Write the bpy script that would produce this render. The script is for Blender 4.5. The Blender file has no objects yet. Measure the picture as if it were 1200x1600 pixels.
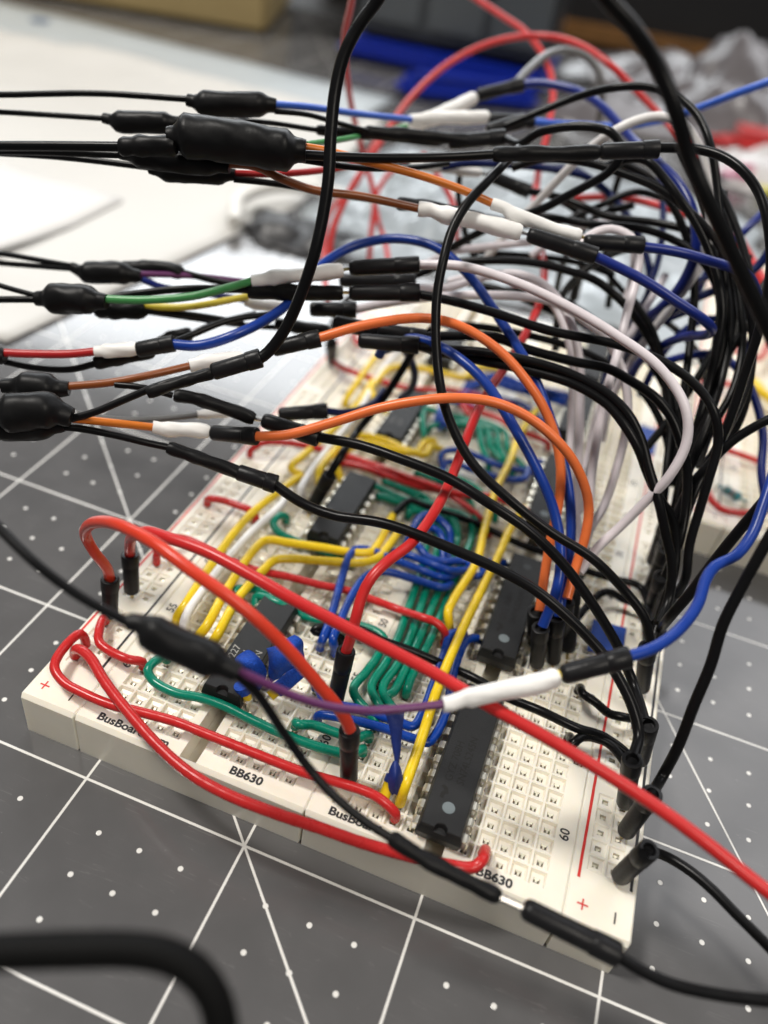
# Close-up of a wired breadboard on a cutting mat.  1 unit = 1 cm.
import bpy, bmesh, math, random
from mathutils import Vector, Matrix, noise
random.seed(7)
SC=bpy.context.scene
COL=SC.collection
CAM_POS=(4.8660,-6.0613,11.1958)
CAM_ROWS=[[0.932976, 0.333178, 0.136195], [-0.315132, 0.573268, 0.756344], [0.173921, -0.748569, 0.63984]]
FPX=1289.55
STRIP_X=3.5935
RAIL_L=-0.9952
RAIL_R=7.1003

# ------------------------------------------------------------ camera
cd=bpy.data.cameras.new("camera"); cam=bpy.data.objects.new("camera",cd); COL.objects.link(cam)
r0,r1,r2=[Vector(r) for r in CAM_ROWS]
M=Matrix((( r0.x,r1.x,r2.x,CAM_POS[0]),(r0.y,r1.y,r2.y,CAM_POS[1]),(r0.z,r1.z,r2.z,CAM_POS[2]),(0,0,0,1)))
cam.matrix_world=M
cd.sensor_fit='HORIZONTAL'; cd.sensor_width=36; cd.lens=36*FPX/1200
cd.clip_start=.1; cd.clip_end=1000
cd.dof.use_dof=True; cd.dof.focus_distance=11.9
APERTURE=.128                                   # radius in cm
cd.dof.aperture_fstop=cd.lens*1e-3/(2*APERTURE)
SC.camera=cam
SC.view_settings.view_transform='Standard'; SC.view_settings.look='None'
SC.view_settings.exposure=0.22; SC.view_settings.gamma=1
SC.cycles.use_denoising=True
SC.cycles.max_bounces=6; SC.cycles.diffuse_bounces=3; SC.cycles.glossy_bounces=3; SC.cycles.transmission_bounces=4
SC.cycles.transparent_max_bounces=8
SC.cycles.caustics_reflective=False; SC.cycles.caustics_refractive=False
# ------------------------------------------------------------ room light
W=bpy.data.worlds.new("World"); SC.world=W; W.use_nodes=True
bg=W.node_tree.nodes['Background']; bg.inputs[0].default_value=(.93,.96,1,1); bg.inputs[1].default_value=.09
def area(name,loc,target,sx,sy,power,color=(1,1,1),flat=None):
    l=bpy.data.lights.new(name,'AREA'); l.shape='RECTANGLE'; l.size=sx; l.size_y=sy; l.energy=power; l.color=color
    o=bpy.data.objects.new(name,l); COL.objects.link(o); o.location=loc
    if flat is None:
        d=Vector(target)-Vector(loc); o.rotation_euler=d.to_track_quat('-Z','Y').to_euler()
    return o
# big white ceiling panel behind the desk: its mirror image lies on the glossy mat
area('ceiling_panel_light',(-290,545,200),None,560,530,560*530*math.pi*8,(.93,.97,1),flat=1)
area('ceiling_lamp_and_fill',(-70,-8,150),(3,5,0),26,26,60*60*math.pi*18.5,(1,.96,.90))
area('ceiling_bounce_light',(130,290,201),None,210,340,210*340*math.pi*2.6,(.96,.97,1),flat=1)
area('ceiling_lamp_and_fill',(110,-90,190),(3,5,0),60,90,60*90*math.pi*12,(1,.93,.83))  # added warm fill from behind the camera, lifts the board's front faces

# ------------------------------------------------------------ materials
MATS={}
def mat(name,color,rough=.5,metal=0,spec=.5,bump=0,bscale=30,var=0,vscale=3,sss=0,coat=0,alpha=1,trans=0):
    if name in MATS: return MATS[name]
    m=bpy.data.materials.new(name); m.use_nodes=True; nt=m.node_tree; b=nt.nodes['Principled BSDF']
    b.inputs['Base Color'].default_value=(*color,1); b.inputs['Roughness'].default_value=rough
    b.inputs['Metallic'].default_value=metal; b.inputs['Specular IOR Level'].default_value=spec
    b.inputs['Coat Weight'].default_value=coat; b.inputs['Coat Roughness'].default_value=.15
    b.inputs['Alpha'].default_value=alpha; b.inputs['Transmission Weight'].default_value=trans
    if sss:
        b.inputs['Subsurface Weight'].default_value=sss; b.inputs['Subsurface Radius'].default_value=(1,.8,.5)
        b.inputs['Subsurface Scale'].default_value=.12
    tc=nt.nodes.new('ShaderNodeTexCoord')
    if bump:
        n=nt.nodes.new('ShaderNodeTexNoise'); n.inputs['Scale'].default_value=bscale; n.inputs['Detail'].default_value=3
        nt.links.new(tc.outputs['Object'],n.inputs['Vector'])
        bp=nt.nodes.new('ShaderNodeBump'); bp.inputs['Strength'].default_value=bump; bp.inputs['Distance'].default_value=.02
        nt.links.new(n.outputs['Fac'],bp.inputs['Height']); nt.links.new(bp.outputs['Normal'],b.inputs['Normal'])
    if var:
        n=nt.nodes.new('ShaderNodeTexNoise'); n.inputs['Scale'].default_value=vscale; n.inputs['Detail'].default_value=4
        nt.links.new(tc.outputs['Object'],n.inputs['Vector'])
        mx=nt.nodes.new('ShaderNodeMix'); mx.data_type='RGBA'
        mx.inputs[6].default_value=(*[c*(1-var) for c in color],1); mx.inputs[7].default_value=(*[min(1,c*(1+var)) for c in color],1)
        nt.links.new(n.outputs['Fac'],mx.inputs[0]); nt.links.new(mx.outputs[2],b.inputs['Base Color'])
        rr=nt.nodes.new('ShaderNodeMapRange'); rr.inputs[3].default_value=rough*.8; rr.inputs[4].default_value=min(1,rough*1.25)
        nt.links.new(n.outputs['Fac'],rr.inputs[0]); nt.links.new(rr.outputs[0],b.inputs['Roughness'])
    MATS[name]=m; return m
PAL=dict(black=(.005,.005,.0055),red=(.52,.022,.022),red2=(.62,.045,.02),red3=(.40,.018,.02),orange=(.62,.17,.02),orange2=(.78,.17,.045),
  yellow=(.80,.56,.015),yellow2=(.75,.6,.06),white=(.80,.79,.77),lav=(.70,.645,.675),lav2=(.74,.72,.72),green=(.0,.20,.125),green2=(.06,.26,.08),
  blue=(.008,.04,.27),blue2=(.006,.018,.17),blue3=(.04,.12,.55),navy=(.006,.012,.07),purple=(.12,.03,.11),brown=(.22,.06,.014),grey=(.13,.13,.13),rubber=(.008,.008,.008))
def wmat(c,kind):
    if kind=='pin': return mat('pin_'+c,{'gold':(.75,.6,.3),'silver':(.6,.58,.55)}.get(c,(.8,.62,.12)),.25,1 if c in('gold','silver') else 0)
    if kind=='house': return mat('connector_plastic',(.010,.010,.011),.36,spec=.2,bump=.15,bscale=20,var=.3,vscale=4)
    if kind=='shrink':
        return mat('shrink_'+c,PAL[c] if c!='black' else (.007,.007,.0075),.40 if c=='black' else .45,spec=.15 if c=='black' else .45,bump=.25,bscale=7,var=.12 if c!='black' else .3,vscale=5,sss=.0)
    if c=='rubber': return mat('rubber',(.004,.004,.004),.6,spec=.08)
    v=.06 if kind=='hook' else .10
    return mat('insulation_'+c+('_solid' if kind=='hook' else ''),PAL[c] if not(c=='blue' and kind=='hook') else (.004,.045,.30),.27 if kind=='hook' else .30,spec=(.16 if c in('black','navy') else .38),bump=.12 if kind=='hook' else .06,bscale=9,var=v,vscale=6)
IVORY=mat('ivory_plastic',(.83,.785,.68),.36,var=.05,vscale=2.5,bump=.10,bscale=45,sss=.38)
METAL=mat('tinned_metal',(.92,.87,.72),.35,.5,var=.15,vscale=20)
METAL2=mat('chip_leg_metal',(.82,.78,.66),.30,.9,bump=.2,bscale=20)
CHIP=mat('chip_epoxy',(.011,.0115,.012),.46,spec=.35,bump=.35,bscale=90,var=.15,vscale=4)
PRINT=mat('black_print',(.012,.012,.013),.5)
REDP=mat('red_print',(.6,.025,.02),.5,var=.25,vscale=18)
GREYP=mat('chip_print_grey',(.36,.35,.32),.5)
FAINT=mat('chip_print_faint',(.0085,.0075,.0065),.52,spec=.32)
DOTM=mat('chip_dot',(.15,.18,.19),.35)
TAPE=mat('painter_tape',(.012,.07,.42),.6,spec=.25,bump=1,bscale=38,var=.55,vscale=30)
TAPE_S=mat('smooth_tape',(.008,.024,.16),.45,bump=.2,bscale=30,var=.2)
# ------------------------------------------------------------ object helpers
def link(name,me,m=None,parent=None):
    o=bpy.data.objects.new(name,me); COL.objects.link(o)
    if m is not None and me is not None and not me.materials: me.materials.append(m)
    if parent: o.parent=parent
    return o
def thing(name,label,cat,loc=(0,0,0),group=None,rotz=0):
    o=bpy.data.objects.new(name,None); COL.objects.link(o); o.location=loc; o.rotation_euler=(0,0,rotz); o.empty_display_size=.2
    o['label']=label; o['category']=cat
    if group: o['group']=group
    return o
def mesh(name,v,f,smooth=False):
    me=bpy.data.meshes.new(name); me.from_pydata([tuple(x) for x in v],[],f); me.update()
    if smooth: me.polygons.foreach_set('use_smooth',[True]*len(me.polygons))
    return me
def catmull(P,step=.09):
    P=[Vector(p) for p in P]
    if len(P)<3: 
        n=max(2,int((P[-1]-P[0]).length/step)); return [P[0].lerp(P[-1],i/n) for i in range(n+1)]
    Q=[2*P[0]-P[1]]+P+[2*P[-1]-P[-2]]; out=[]
    for i in range(1,len(Q)-2):
        p0,p1,p2,p3=Q[i-1:i+3]
        t0=0; a=.5
        t1=t0+max((p1-p0).length,1e-4)**a; t2=t1+max((p2-p1).length,1e-4)**a; t3=t2+max((p3-p2).length,1e-4)**a
        n=max(2,min(14,int((p2-p1).length/step)))
        for k in range(n):
            t=t1+(t2-t1)*k/n
            A1=p0*((t1-t)/(t1-t0))+p1*((t-t0)/(t1-t0)); A2=p1*((t2-t)/(t2-t1))+p2*((t-t1)/(t2-t1)); A3=p2*((t3-t)/(t3-t2))+p3*((t-t2)/(t3-t2))
            B1=A1*((t2-t)/(t2-t0))+A2*((t-t0)/(t2-t0)); B2=A2*((t3-t)/(t3-t1))+A3*((t-t1)/(t3-t1))
            out.append(B1*((t2-t)/(t2-t1))+B2*((t-t1)/(t2-t1)))
    out.append(P[-1]); return out
def sweep(pts,radii,org,sides=12,cap=True,wob=0,seed=0):
    """a round tube through pts with a radius at each; returns verts/faces relative to org"""
    n=len(pts); T=[]
    for i in range(n):
        d=pts[min(i+1,n-1)]-pts[max(i-1,0)]
        T.append(d.normalized() if d.length>1e-9 else (T[-1] if T else Vector((0,0,1))))
    u=T[0].orthogonal().normalized(); V=[];F=[]
    for i in range(n):
        u=(u-T[i]*u.dot(T[i])); u.normalize(); w=T[i].cross(u)
        for k in range(sides):
            a=2*math.pi*k/sides; r=radii[i]
            if wob: 
                q=pts[i]*2.2+Vector((math.cos(a),math.sin(a),seed))*.8
                r*=1+wob*noise.noise(q)+wob*.5*noise.noise(q*2.7)
            V.append(pts[i]+(u*math.cos(a)+w*math.sin(a))*r-org)
    for i in range(n-1):
        for k in range(sides):
            k2=(k+1)%sides; F.append((i*sides+k,i*sides+k2,(i+1)*sides+k2,(i+1)*sides+k))
    if cap:
        F.append(tuple(reversed(range(sides)))); F.append(tuple(range((n-1)*sides,n*sides)))
    return V,F
def profile(a,b,prof,org,sides=20,wob=0,seed=0):
    pts=[];rad=[]
    for t,r in prof: pts.append(a+(b-a)*t); rad.append(r)
    # guard against zero length tangents: straight axis, all the same
    ax=(b-a).normalized(); u=ax.orthogonal().normalized(); w=ax.cross(u); V=[];F=[]
    for p_,r in zip(pts,rad):
        for k in range(sides):
            an=2*math.pi*k/sides; rr=r
            if wob:
                q=p_*3+Vector((math.cos(an),math.sin(an),seed)); rr=r*(1+wob*noise.noise(q))
            V.append(p_+(u*math.cos(an)+w*math.sin(an))*rr-org)
    for i in range(len(pts)-1):
        for k in range(sides):
            k2=(k+1)%sides; F.append((i*sides+k,i*sides+k2,(i+1)*sides+k2,(i+1)*sides+k))
    F.append(tuple(reversed(range(sides)))); F.append(tuple(range((len(pts)-1)*sides,len(pts)*sides)))
    return V,F
def rsm(t,seg):
    """smooth sleeve profile: interpolate a list of (t,r)"""
    for (a,ra),(b,rb) in zip(seg,seg[1:]):
        if t<=b:
            x=(t-a)/(b-a); x=x*x*(3-2*x); return ra+(rb-ra)*x
    return seg[-1][1]
def auto_smooth(me,ang=40):
    me.polygons.foreach_set('use_smooth',[True]*len(me.polygons))
    bm=bmesh.new(); bm.from_mesh(me); bmesh.ops.recalc_face_normals(bm,faces=bm.faces)
    for e in bm.edges:
        if len(e.link_faces)==2 and e.calc_face_angle(0)>math.radians(ang): e.smooth=False
    bm.to_mesh(me); bm.free(); return me
def box(bm,x0,x1,y0,y1,z0,z1):
    v=[bm.verts.new(c) for c in ((x0,y0,z0),(x1,y0,z0),(x1,y1,z0),(x0,y1,z0),(x0,y0,z1),(x1,y0,z1),(x1,y1,z1),(x0,y1,z1))]
    for f in ((0,3,2,1),(4,5,6,7),(0,1,5,4),(1,2,6,5),(2,3,7,6),(3,0,4,7)): bm.faces.new([v[i] for i in f])
    return v
def bmobj(name,bm,m,parent=None,smooth=False):
    me=bpy.data.meshes.new(name); bm.to_mesh(me); bm.free()
    if smooth: auto_smooth(me)
    return link(name,me,m,parent)
def text(name,s,size,loc,rot,m,parent,align='LEFT',bold=0,mirror=False):
    c=bpy.data.curves.new(name,'FONT'); c.body=s; c.size=size; c.align_x=align; c.align_y='CENTER'; c.offset=bold; c.resolution_u=3
    o=bpy.data.objects.new(name,c); COL.objects.link(o)
    bpy.context.view_layer.update()
    me=bpy.data.meshes.new_from_object(o); bpy.data.objects.remove(o)
    n=link(name,me,m,parent); n.location=loc; n.rotation_euler=(0,0,rot); return n

# ------------------------------------------------------------ setting: mat, table, back wall
P=.254; TOP=.85
def mat_material():
    m=bpy.data.materials.new('cutting_mat_grey'); m.use_nodes=True; nt=m.node_tree; N=nt.nodes; L=nt.links; b=N['Principled BSDF']
    tc=N.new('ShaderNodeTexCoord'); sep=N.new('ShaderNodeSeparateXYZ'); L.new(tc.outputs['Object'],sep.inputs[0])
    def mth(op,a,bb=None,c=None):
        n=N.new('ShaderNodeMath'); n.operation=op
        for i,v in enumerate((a,bb,c)):
            if v is None: continue
            if isinstance(v,(int,float)): n.inputs[i].default_value=v
            else: L.new(v,n.inputs[i])
        return n.outputs[0]
    u=mth('DIVIDE',mth('ADD',sep.outputs['X'],.035),2.54); v=mth('DIVIDE',mth('ADD',sep.outputs['Y'],.741),2.54)
    def near(x,period=1.0):      # distance in cm to the nearest multiple of period
        return mth('MULTIPLY',mth('PINGPONG',x,period/2),2.54)
    def line(dist,w): return mth('SUBTRACT',1,mth('SMOOTH_MIN' if 0 else 'MINIMUM',1,mth('MAXIMUM',0,mth('DIVIDE',mth('SUBTRACT',dist,w),.008))))
    nz=N.new('ShaderNodeTexNoise'); nz.inputs['Scale'].default_value=1.4; nz.inputs['Detail'].default_value=5; L.new(tc.outputs['Object'],nz.inputs['Vector'])
    fine=N.new('ShaderNodeTexNoise'); fine.inputs['Scale'].default_value=60; fine.inputs['Detail'].default_value=2; L.new(tc.outputs['Object'],fine.inputs['Vector'])
    w=mth('ADD',.012,mth('MULTIPLY',fine.outputs['Fac'],.006))
    g=mth('MAXIMUM',line(near(u),w),line(near(v),w))
    diag=mth('MULTIPLY',mth('ABSOLUTE',mth('SUBTRACT',mth('ADD',u,v),1)),2.54/1.4142)
    g=mth('MAXIMUM',g,line(diag,.014))
    s60=mth('ABSOLUTE',mth('MULTIPLY',mth('ADD',mth('MULTIPLY',mth('SUBTRACT',u,4.33),.866),mth('MULTIPLY',v,.5)),2.54))
    g=mth('MAXIMUM',g,line(s60,.012))
    # quarter inch dots, none on the inch lines
    du=near(u,.25); dv=near(v,.25); rr=mth('SQRT',mth('ADD',mth('MULTIPLY',du,du),mth('MULTIPLY',dv,dv)))
    dot=line(rr,.034)
    off=mth('MULTIPLY',mth('GREATER_THAN',near(u),.2),mth('GREATER_THAN',near(v),.2))
    dot=mth('MULTIPLY',dot,off)
    allp=mth('MAXIMUM',g,dot)
    allp=mth('MULTIPLY',allp,mth('ADD',.78,mth('MULTIPLY',fine.outputs['Fac'],.25)))
    mx=N.new('ShaderNodeMix'); mx.data_type='RGBA'; L.new(allp,mx.inputs[0])
    base=N.new('ShaderNodeMix'); base.data_type='RGBA'; L.new(nz.outputs['Fac'],base.inputs[0])
    base.inputs[6].default_value=(.082,.081,.082,1); base.inputs[7].default_value=(.112,.110,.112,1)
    L.new(base.outputs[2],mx.inputs[6]); mx.inputs[7].default_value=(.78,.77,.74,1)
    mp=N.new('ShaderNodeMapping'); mp.inputs['Rotation'].default_value=(0,0,.5); mp.inputs['Scale'].default_value=(.35,9,1); L.new(tc.outputs['Object'],mp.inputs[0])
    sc=N.new('ShaderNodeTexNoise'); sc.inputs['Scale'].default_value=1.0; sc.inputs['Detail'].default_value=2; L.new(mp.outputs[0],sc.inputs['Vector'])
    cut=mth('MULTIPLY',mth('LESS_THAN',mth('ABSOLUTE',mth('SUBTRACT',sc.outputs['Fac'],.5)),.0035),mth('GREATER_THAN',nz.outputs['Fac'],.53))
    du2=N.new('ShaderNodeTexVoronoi'); du2.inputs['Scale'].default_value=5.5; du2.inputs['Randomness'].default_value=1; L.new(tc.outputs['Object'],du2.inputs['Vector'])
    sepc=N.new('ShaderNodeSeparateColor'); L.new(du2.outputs['Color'],sepc.inputs[0])
    dust=mth('MULTIPLY',mth('LESS_THAN',du2.outputs['Distance'],mth('MULTIPLY',sepc.outputs[1],.035)),mth('GREATER_THAN',sepc.outputs[0],.72))
    wear=mth('ADD',mth('MULTIPLY',cut,.05),mth('MULTIPLY',dust,.35))
    m2=N.new('ShaderNodeMix'); m2.data_type='RGBA'; L.new(wear,m2.inputs[0]); L.new(mx.outputs[2],m2.inputs[6]); m2.inputs[7].default_value=(.6,.59,.56,1)
    L.new(m2.outputs[2],b.inputs['Base Color'])
    ro=mth('ADD',.075,mth('MULTIPLY',nz.outputs['Fac'],.07)); L.new(ro,b.inputs['Roughness'])
    b.inputs['Specular IOR Level'].default_value=.55
    bu=N.new('ShaderNodeBump'); bu.inputs['Strength'].default_value=.5; bu.inputs['Distance'].default_value=.006
    hh=mth('ADD',mth('MULTIPLY',allp,1.6),mth('MULTIPLY',fine.outputs['Fac'],.12)); L.new(hh,bu.inputs['Height']); L.new(bu.outputs['Normal'],b.inputs['Normal'])
    return m
bm=bmesh.new(); box(bm,-42,20,-16,56,-.3,0)
o=bmobj('cutting_mat',bm,mat_material()); o['kind']='structure'
bm=bmesh.new(); box(bm,-160,160,-60,150,-4,-.304)
o=bmobj('table_top',bm,mat('dark_table',(.045,.043,.042),.5,var=.3,vscale=.1)); o['kind']='structure'
bm=bmesh.new(); box(bm,-260,260,150,152,-80,60)
o=bmobj('back_wall',bm,mat('dark_wall',(.03,.032,.035),.8,var=.6,vscale=.03)); o['kind']='structure'

# ------------------------------------------------------------ breadboards
Y0=-.40; Y1=62*P+.40
def strip_mesh(xa,xb,cols,rows,trench=None,ch=.06,fd=.095,hd=.26):
    """solid plastic strip whose top carries a funnel shaped socket at every (col x, row y)"""
    V=[];F=[];idx={}
    def vt(x,y,z):
        k=(round(x,4),round(y,4),round(z,4))
        if k not in idx: idx[k]=len(V); V.append((x,y,z))
        return idx[k]
    def quad(*c): F.append(tuple(vt(*q) for q in c))
    xs={xa+ch*.4,xb-ch*.4}; ys={Y0+ch,Y1-ch}
    for x in cols: xs|={round(x-P/2,5),round(x+P/2,5)}
    for y in rows: ys|={round(y-P/2,5),round(y+P/2,5)}
    if trench: xs|={trench[0],trench[1]}
    xs=sorted(xs); ys=sorted(ys)
    def uniq(a):
        o=[a[0]]
        for x in a[1:]:
            if x-o[-1]>1e-3: o.append(x)
        return o
    xs=uniq(xs); ys=uniq(ys)
    cs=[round(c,3) for c in cols]; rs=[round(r,3) for r in rows]
    cset={};
    rset={}
    for i in range(len(xs)-1):
        m=(xs[i]+xs[i+1])/2
        cset[i]=any(abs(m-c)<.02 for c in cols) and abs(xs[i+1]-xs[i]-P)<.003
    for j in range(len(ys)-1):
        m=(ys[j]+ys[j+1])/2
        rset[j]=any(abs(m-r)<.02 for r in rows) and abs(ys[j+1]-ys[j]-P)<.003
    for i in range(len(xs)-1):
        tr=trench and xs[i]>=trench[0]-1e-4 and xs[i+1]<=trench[1]+1e-4
        for j in range(len(ys)-1):
            x0,x1,y0,y1=xs[i],xs[i+1],ys[j],ys[j+1]
            if tr:
                continue
            if cset[i] and rset[j]:
                cx,cy=(x0+x1)/2,(y0+y1)/2
                rings=[((x0,x1,y0,y1),TOP),((x0+.014,x1-.014,y0+.014,y1-.014),TOP),
                       ((x0+.034,x1-.034,y0+.034,y1-.034),TOP-fd*.62),((cx-.044,cx+.044,cy-.038,cy+.038),TOP-fd*.80),((cx-.042,cx+.042,cy-.036,cy+.036),TOP-hd)]
                for (a,za),(b_,zb) in zip(rings,rings[1:]):
                    A=[(a[0],a[2],za),(a[1],a[2],za),(a[1],a[3],za),(a[0],a[3],za)]
                    B=[(b_[0],b_[2],zb),(b_[1],b_[2],zb),(b_[1],b_[3],zb),(b_[0],b_[3],zb)]
                    for k in range(4): quad(A[k],A[(k+1)%4],B[(k+1)%4],B[k])
                quad(*B)
            else: quad((x0,y0,TOP),(x1,y0,TOP),(x1,y1,TOP),(x0,y1,TOP))
    c=ch; c4=ch*.4; zb=.0
    # chamfers and walls
    fx0,fx1,fy0,fy1=xs[0],xs[-1],ys[0],ys[-1]
    for i in range(len(xs)-1):
        x0,x1=xs[i],xs[i+1]
        if trench and x0>=trench[0]-1e-4 and x1<=trench[1]+1e-4: continue
        for (ye,yi,s) in ((Y0,fy0,1),(Y1,fy1,-1)):
            q=[(x0,ye,TOP-c),(x1,ye,TOP-c),(x1,yi,TOP),(x0,yi,TOP)]; quad(*(q if s>0 else q[::-1]))
            q=[(x0,ye,zb),(x1,ye,zb),(x1,ye,TOP-c),(x0,ye,TOP-c)]; quad(*(q if s>0 else q[::-1]))
    for j in range(len(ys)-1):
        y0,y1=ys[j],ys[j+1]
        for (xe,xi,s) in ((xa,fx0,-1),(xb,fx1,1)):
            q=[(xe,y0,TOP-c4),(xe,y1,TOP-c4),(xi,y1,TOP),(xi,y0,TOP)]; quad(*(q if s<0 else q[::-1]))
            q=[(xe,y0,zb),(xe,y1,zb),(xe,y1,TOP-c4),(xe,y0,TOP-c4)]; quad(*(q if s<0 else q[::-1]))
    for (xe,xi,s) in ((xa,fx0,-1),(xb,fx1,1)):
        for (ye,yi) in ((Y0,fy0),(Y1,fy1)):
            F.append((vt(xe,yi,TOP-c4),vt(xi,yi,TOP),vt(xi,ye,TOP-c)))
            quad((xe,yi,zb),(xe,yi,TOP-c4),(xi,ye,TOP-c),(xi,ye,zb))
    quad((xa,fy0,zb),(xb,fy0,zb),(xb,fy1,zb),(xa,fy1,zb))
    if trench:
        t0,t1=trench; zt=TOP-.42; e0=Y0+.16; e1=Y1-.16
        L_=[Y0,fy0]+[y for y in ys[1:-1]]+[fy1,Y1]
        for (ya,yb) in zip(ys,ys[1:]):
            quad((t0,ya,TOP),(t0,yb,TOP),(t0,yb,zt),(t0,ya,zt)); quad((t1,ya,TOP),(t1,ya,zt),(t1,yb,zt),(t1,yb,TOP))
        quad((t0,fy0,zt),(t1,fy0,zt),(t1,fy1,zt),(t0,fy1,zt))
        # closed ends, a touch lower than the top
        for (ye,yi) in ((Y0,fy0),(Y1,fy1)):
            quad((t0,ye,zb),(t1,ye,zb),(t1,ye,TOP-c),(t0,ye,TOP-c)); quad((t0,ye,TOP-c),(t1,ye,TOP-c),(t1,yi,TOP),(t0,yi,TOP)); quad((t0,yi,TOP),(t1,yi,TOP),(t1,yi,zt),(t0,yi,zt))
    me=mesh('strip',V,F)
    bm=bmesh.new(); bm.from_mesh(me); bmesh.ops.recalc_face_normals(bm,faces=bm.faces); bm.to_mesh(me); bm.free()
    return me
def clip_mesh(cols,rows,near=None):
    """folded spring contact seen down in every socket"""
    V=[];F=[]
    rnd=random.Random(3)
    for x in cols:
        for y in rows:
            j=rnd.uniform(-.006,.006); z=TOP-.066
            a=len(V)
            V+=[(x-.036,y+.012+j,z-.020),(x+.036,y+.012+j,z-.020),(x+.036,y+.034,z-.006),(x-.036,y+.034,z-.006),
                (x-.014+j,y+.012+j,z-.020),(x+.016+j,y+.012+j,z-.020),(x+.016+j,y-.022,z-.026),(x-.014+j,y-.022,z-.026),
                (x-.036,y-.034,z-.11),(x+.036,y-.034,z-.11),(x+.036,y-.02,z-.10),(x-.036,y-.02,z-.10)]
            F+=[(a,a+1,a+2,a+3),(a+7,a+6,a+5,a+4),(a+8,a+9,a+10,a+11)]
    return mesh('clips',V,F)
ROWS=[(63-r)*P for r in range(1,64)]
RAILROWS=[(63-r)*P for r in range(3,62) if (r-2)%6!=0]
cols=[c*P for c in (0,1,2,3,4,7,8,9,10,11)]
SM=strip_mesh(-.3985,STRIP_X-.4015,cols,ROWS,trench=(5.5*P-.13,5.5*P+.13))
SM.materials.append(IVORY)
CM=clip_mesh(cols,ROWS); CM.materials.append(METAL)
RLX0,RLX1=-1.30,-.4015; rx0=RAIL_L
RM=strip_mesh(RLX0,RLX1,[rx0,rx0+P],RAILROWS,fd=.035); RM.materials.append(IVORY)
RC=clip_mesh([rx0,rx0+P],RAILROWS); RC.materials.append(METAL)
RRX0=STRIP_X*2-.3985; RRX1=RRX0+.893
RM2=strip_mesh(RRX0,RRX1,[RAIL_R,RAIL_R+P],RAILROWS,fd=.035); RM2.materials.append(IVORY)
RC2=clip_mesh([RAIL_R,RAIL_R+P],RAILROWS); RC2.materials.append(METAL)
def flat(name,x0,x1,y0,y1,z,m,parent,rag=0):
    n=max(1,int((y1-y0)/.12)); V=[];F=[]; rr=random.Random(int(x0*100)+5)
    for i in range(n+1):
        y=y0+(y1-y0)*i/n
        V+=[(x0+rr.uniform(-rag,rag),y,z),(x1+rr.uniform(-rag,rag),y,z)]
    for i in range(n): F.append((2*i,2*i+1,2*i+3,2*i+2))
    return link(name,mesh(name,V,F),m,parent)
def breadboard(label,ox,oy,full=True):
    t=thing('breadboard',label,'breadboard',(ox,oy,0))
    Z=TOP+.002
    for k in range(2):
        s=link('terminal_strip',SM,None,t); s.location=(k*STRIP_X,0,0)
        c=link('contact_clips',CM,None,s); c['kind']='stuff'
        if full:
            text('maker_print','BusBoard.com',.172,(-.10,-.235,Z),0,PRINT,s,bold=.006).scale=(1.13,1,1)
            text('model_print','BB630',.175,(2.0,-.235,Z),0,PRINT,s,bold=.006).scale=(1.08,1,1)
        for r in [1]+list(range(5,61,5)):
            if not full and r<45: continue
            y=(63-r)*P
            text('row_number',str(r),.19,(-.245,y,Z),math.pi/2,PRINT,s,'CENTER',bold=.003)
            text('row_number',str(r),.19,(11*P+.235,y,Z),math.pi/2,PRINT,s,'CENTER',bold=.003)
        bm=bmesh.new()
        for r in range(1,64):                                     # small moulded ribs in the channel
            pass
        bm.free()
    for (me,cm,xl,xk,px,mx) in ((RM,RC,-1.235,-.535,-1.08,-.62),(RM2,RC2,6.90,7.60,7.01,7.44)):
        s=link('power_rail',me,None,t); c=link('contact_clips',cm,None,s); c['kind']='stuff'
        w=.02
        flat('red_stripe',xl-w,xl+w,.24,62*P-.3,Z,REDP,s,.002); flat('black_stripe',xk-w,xk+w,.32,62*P-.3,Z,PRINT,s,.002)
        bm=bmesh.new()
        for (a,b,c_,d) in ((px-.075,px+.075,-.12,-.10),(px-.011,px+.011,-.185,-.035)): 
            v=[bm.verts.new(q) for q in ((a,c_-.002,Z),(b,c_-.002,Z),(b,d+.002,Z),(a,d+.002,Z))]; bm.faces.new(v)
            Z+=.0006
        bmobj('plus_mark',bm,REDP,s)
        flat('minus_mark',mx-.011,mx+.011,-.2,-.04,Z,PRINT,s)
        if full: pass
    return t
BB=breadboard('ivory breadboard in front, joined from two wired strips between two power rails',0,0)
BB2=breadboard('blurred second ivory breadboard behind the black wire bundle at the right edge',9.03,9.5,False)

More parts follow.
